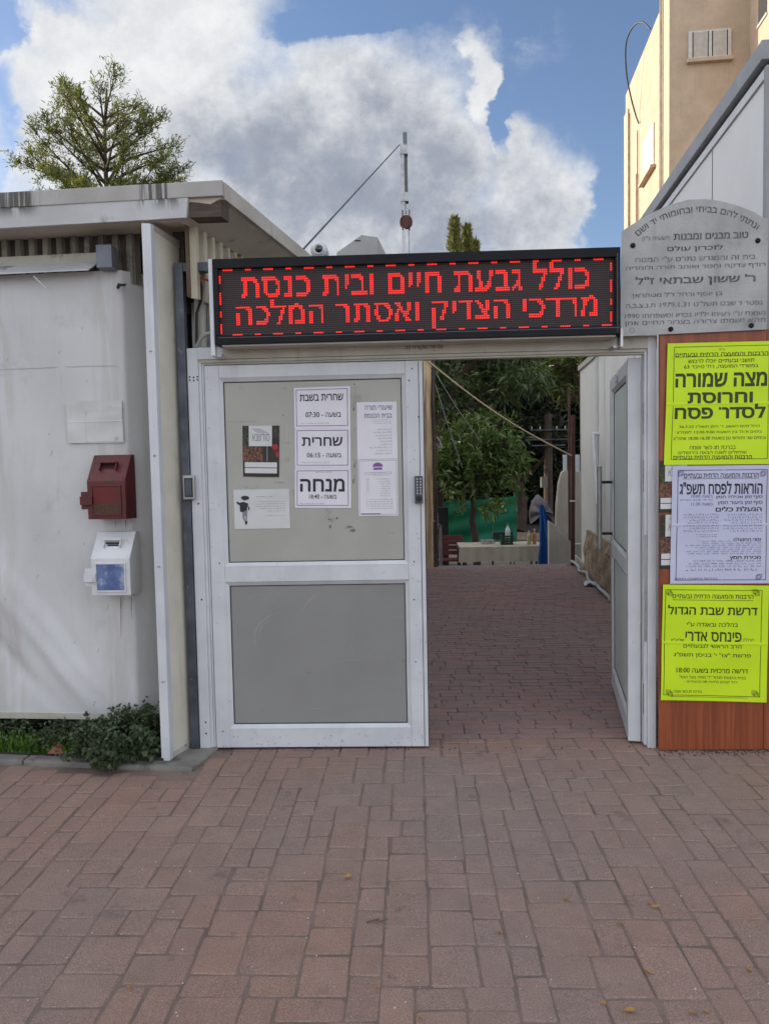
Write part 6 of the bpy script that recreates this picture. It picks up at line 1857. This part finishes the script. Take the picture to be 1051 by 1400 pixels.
dk1 = leaf_mat('dark_leaf', (.009, .016, .008), (.020, .032, .013), (.06, .075, .028), .45, .15)
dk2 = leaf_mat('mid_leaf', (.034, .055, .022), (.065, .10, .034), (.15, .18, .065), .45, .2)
lean = [np.array([.52, 12.6, CZ]), np.array([.50, 12.6, .6]), np.array([.46, 12.6, 1.6]), np.array([.60, 12.65, 2.6]), np.array([1.0, 12.8, 3.3]), np.array([1.6, 13.0, 3.9])]
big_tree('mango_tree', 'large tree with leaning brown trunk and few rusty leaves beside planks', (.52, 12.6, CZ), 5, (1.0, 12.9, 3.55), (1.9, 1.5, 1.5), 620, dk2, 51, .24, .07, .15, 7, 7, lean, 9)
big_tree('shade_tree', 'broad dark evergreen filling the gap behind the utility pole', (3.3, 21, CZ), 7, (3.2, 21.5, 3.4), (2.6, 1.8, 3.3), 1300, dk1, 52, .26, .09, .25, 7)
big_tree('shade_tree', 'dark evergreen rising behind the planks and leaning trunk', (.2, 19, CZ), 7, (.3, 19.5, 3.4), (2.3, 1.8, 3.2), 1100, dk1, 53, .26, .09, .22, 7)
pale = leaf_mat('pale_leaf', (.06, .085, .02), (.11, .15, .04), (.20, .23, .08), .5, .3)
big_tree('shade_tree', 'dark evergreen nearest the annex roof with paler drooping tips', (5.2, 17.5, CZ), 6, (4.5, 17.0, 4.2), (1.3, 1.2, 1.0), 300, pale, 54, .30, .06, .2, 7)
hb_ = MB(); rg = random.Random(60); pts = []
for i in range(2300):
    x_ = rg.uniform(-4, 11); z_ = CZ + 6.3 * rg.random() ** .8; pts.append((np.array([x_, 24.3 - .7 * rg.random() + .5 * math.sin(x_ * 2 + z_), z_]), np.array([0, -1.0, 0])))
leaves(hb_, pts, rg, 5, .42, .16, .14, .3)
hd = tag(obj('hedge', hb_, dk1, loc=(3, 24, CZ)), 'tall dark hedge closing the courtyard behind all the trees', 'hedge')
hin = MB().grid(lambda u, v: np.array([-4.2 + 15.4 * u, 24.7 + .35 * math.sin(u * 40) * math.sin(v * 9), CZ + (6.0 + .35 * math.sin(u * 31) + .25 * math.sin(u * 77)) * v]), 60, 12)  # dark backing sheet in place of the shade between the hedge leaves
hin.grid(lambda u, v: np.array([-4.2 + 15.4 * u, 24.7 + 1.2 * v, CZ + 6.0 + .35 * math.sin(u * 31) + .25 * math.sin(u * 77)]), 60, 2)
obj('gap_shade_backing', hin, mat('hedge_gap_shade', (.010, .014, .008), (.018, .024, .012), 6, .9, .03, 8), hd)

# weeds below the hut wall
wl = leaf_mat('weed_leaf', (.040, .062, .032), (.075, .105, .052), (.14, .18, .09), .55, .25)
wl2 = leaf_mat('grass_leaf', (.045, .10, .012), (.08, .17, .02), (.14, .24, .04), .5, .3)


def weed(name, label, px0, px1, ytop, ybot, Y, n, seed, ll=.034, m=wl, dep=.22):
    rg = random.Random(seed); a, b = P(px0, ybot, Y), P(px1, ytop, Y)
    g = G((px0 + px1) / 2, ybot, .03)
    o = thing(name, label, 'plant', (g[0], Y, .03))
    stm_ = MB(); pts = []
    hmax = max(.12, b[2] - .03)
    for i in range(n):
        r0 = np.array([(a[0] + b[0]) / 2 + rg.gauss(0, .12) * (b[0] - a[0]), Y + rg.gauss(0, .04), .025])
        t = rg.random(); e = np.array([a[0] + (b[0] - a[0]) * rg.random(), Y + rg.uniform(-dep, dep * .5), .03 + hmax * (1 - rg.random() ** 1.3 * .9)])
        md = (r0 + e) / 2 + np.array([rg.gauss(0, .03), rg.gauss(0, .03), .04])
        stm_.tube([r0, md, e], [.003, .0025, .0015], 4, cap=False)
        for q_ in np.linspace(.3, 1, 7):
            p = (r0 * (1 - q_) + md * q_) * (1 - q_) + (md * (1 - q_) + e * q_) * q_
            pts.append((p, (e - r0) * .3))
    lf = MB(); leaves(lf, pts, rg, 3, ll, ll * .8, .013, -.1)
    obj('stem', stm_, mat('stem_green', (.06, .07, .03), None, 5, .7), o)
    obj('foliage', lf, m, o)


weed('weed_bush', 'bushy dark green weed spilling over the kerb at the hut corner', 106, 172, 980, 1052, -.10, 105, 71, .026)
weed('weed_bush', 'climbing dark weed between hut corner and white screen post', 172, 216, 966, 1035, .02, 100, 72, .026, dep=.12)
weed('weed_bush', 'low dark weed in the shade under the hut wall', 60, 112, 1006, 1036, .03, 45, 73, .022)
weed('weed_bush', 'dark scrubby weed at the far left under the hut wall', -40, 50, 1000, 1022, .12, 55, 74, .020)
weed('trailing_weed', 'trailing weed hanging over the kerb onto the pavers', 128, 172, 1028, 1066, -.26, 46, 75, dep=.06)
weed('trailing_weed', 'small weed tuft at the foot of white screen post', 186, 214, 1008, 1046, -.14, 30, 76, dep=.06)
gr = MB(); rg = random.Random(80)
for i in range(2600):
    x_ = rg.uniform(-2.9, -1.72); y0_, y1_ = KERB(x_) + .085, KERB(x_) + .23
    c = np.array([x_, rg.uniform(y0_, y1_), .028]); a = rg.uniform(0, 6.28); h = rg.uniform(.03, .075) * (1.0 if x_ < -1.9 else .7)
    e = c + np.array([math.cos(a) * .022, math.sin(a) * .022, h]); s_ = np.array([-math.sin(a), math.cos(a), 0]) * .006
    gr.add([c - s_, c + s_, e + s_ * .5, e - s_ * .5], [(0, 1, 2, 3)])
tag(obj('grass', gr, wl2, loc=(-2.2, -.05, .03)), kind='stuff')
tl = MB(); c = G(78, 1030, .04)
tl.add([c + np.array(v) for v in ((-.05, 0, 0), (.04, -.01, 0), (.05, .05, .0), (-.02, .06, 0), (0, .02, .05))], [(0, 1, 4), (1, 2, 4), (2, 3, 4), (3, 0, 4), (3, 2, 1, 0)])
tag(obj('brick_shard', tl, mat('terracotta', (.30, .12, .07), (.22, .09, .055), 9, .85, .004, 40), loc=c), 'broken terracotta shard lying on the kerb among weeds', 'shard')

db_ = MB(); rg = random.Random(95)  # dark soil crumbs along the bases, also standing in for contact shade
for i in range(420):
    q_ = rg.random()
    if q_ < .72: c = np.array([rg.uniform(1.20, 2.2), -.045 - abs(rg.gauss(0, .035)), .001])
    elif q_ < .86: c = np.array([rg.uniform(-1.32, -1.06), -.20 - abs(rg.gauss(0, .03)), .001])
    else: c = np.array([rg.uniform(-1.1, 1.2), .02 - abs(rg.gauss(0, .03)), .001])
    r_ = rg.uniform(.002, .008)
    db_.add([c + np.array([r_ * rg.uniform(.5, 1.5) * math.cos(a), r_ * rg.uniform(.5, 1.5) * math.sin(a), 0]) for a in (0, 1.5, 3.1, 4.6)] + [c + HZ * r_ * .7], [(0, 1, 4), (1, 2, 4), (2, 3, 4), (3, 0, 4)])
tag(obj('debris_contact_shade', db_, mat('debris_contact_shade', (.045, .036, .03), (.09, .07, .05), 30, .95), loc=(1.6, -.06, 0)), kind='stuff')
# dry leaves on the paving
rg = random.Random(90)
dl = [leaf_mat('dry_leaf', (.34, .17, .05), (.42, .24, .08), (.50, .34, .14), .7, .2)]
for i, (px_, py_) in enumerate(((886, 1236), (896, 1241), (846, 1263), (886, 1330), (824, 1374), (946, 1387), (964, 1384), (1023, 1328), (682, 1276), (574, 1393), (516, 1351), (475, 1200), (178, 1352), (773, 1230), (860, 1383))):
    c = G(px_, py_, .004); a = rg.uniform(0, 6.28); L = rg.uniform(.008, .016); w_ = L * rg.uniform(.4, .8)
    d = np.array([math.cos(a), math.sin(a), 0]); s_ = np.array([-d[1], d[0], 0])
    lm_ = MB()
    V = []
    for t, ww, h in ((-1, .05, .004), (-.5, .8, .0), (.1, 1.0, .0015), (.6, .6, .004), (1, .05, .009)):
        for k, hh_ in ((-1, .008), (0, 0), (1, .010)): V.append(c + d * L * t + s_ * (w_ * ww * k * rg.uniform(.6, 1.1)) + HZ * (h + rg.uniform(.3, 1.1) * hh_ * abs(k) * ww))
    lm_.add(V, [(j * 3 + k, j * 3 + k + 1, j * 3 + k + 4, j * 3 + k + 3) for j in range(4) for k in range(2)])
    tag(obj('dry_leaf', lm_, dl[0], loc=c), 'small curled dry yellow leaf lying on the pavers', 'leaf', 'dry leaves scattered on the paving')
c = G(516, 1260, .006)
tag(obj('twig', MB().tube([c + np.array([-.035, -.004, 0]), c + np.array([-.012, .003, .003]), c + np.array([.012, -.001, .002]), c + np.array([.034, .005, .006])], [.0022, .0025, .002, .0012], 6).tube([c + np.array([-.012, .003, .003]), c + np.array([.006, .010, .004])], .0014, 5), M['wood_dark'], loc=c), 'short dark twig lying on the pavers in the middle of the street', 'twig')
gr_ = MB(); rg = random.Random(92)
for i in range(90):
    c = G(rg.uniform(0, 1051), rg.uniform(1050, 1395), .001); r_ = rg.uniform(.0015, .004)
    gr_.add([c + np.array([r_ * rg.uniform(.6, 1.3) * math.cos(a), r_ * rg.uniform(.6, 1.3) * math.sin(a), 0]) for a in (0, 1.5, 3.1, 4.6)] + [c + HZ * r_], [(0, 1, 4), (1, 2, 4), (2, 3, 4), (3, 0, 4)])
tag(obj('grit', gr_, mat('grit', (.42, .40, .37), (.55, .52, .48), 30, .9), loc=(0, -1, 0)), kind='stuff')
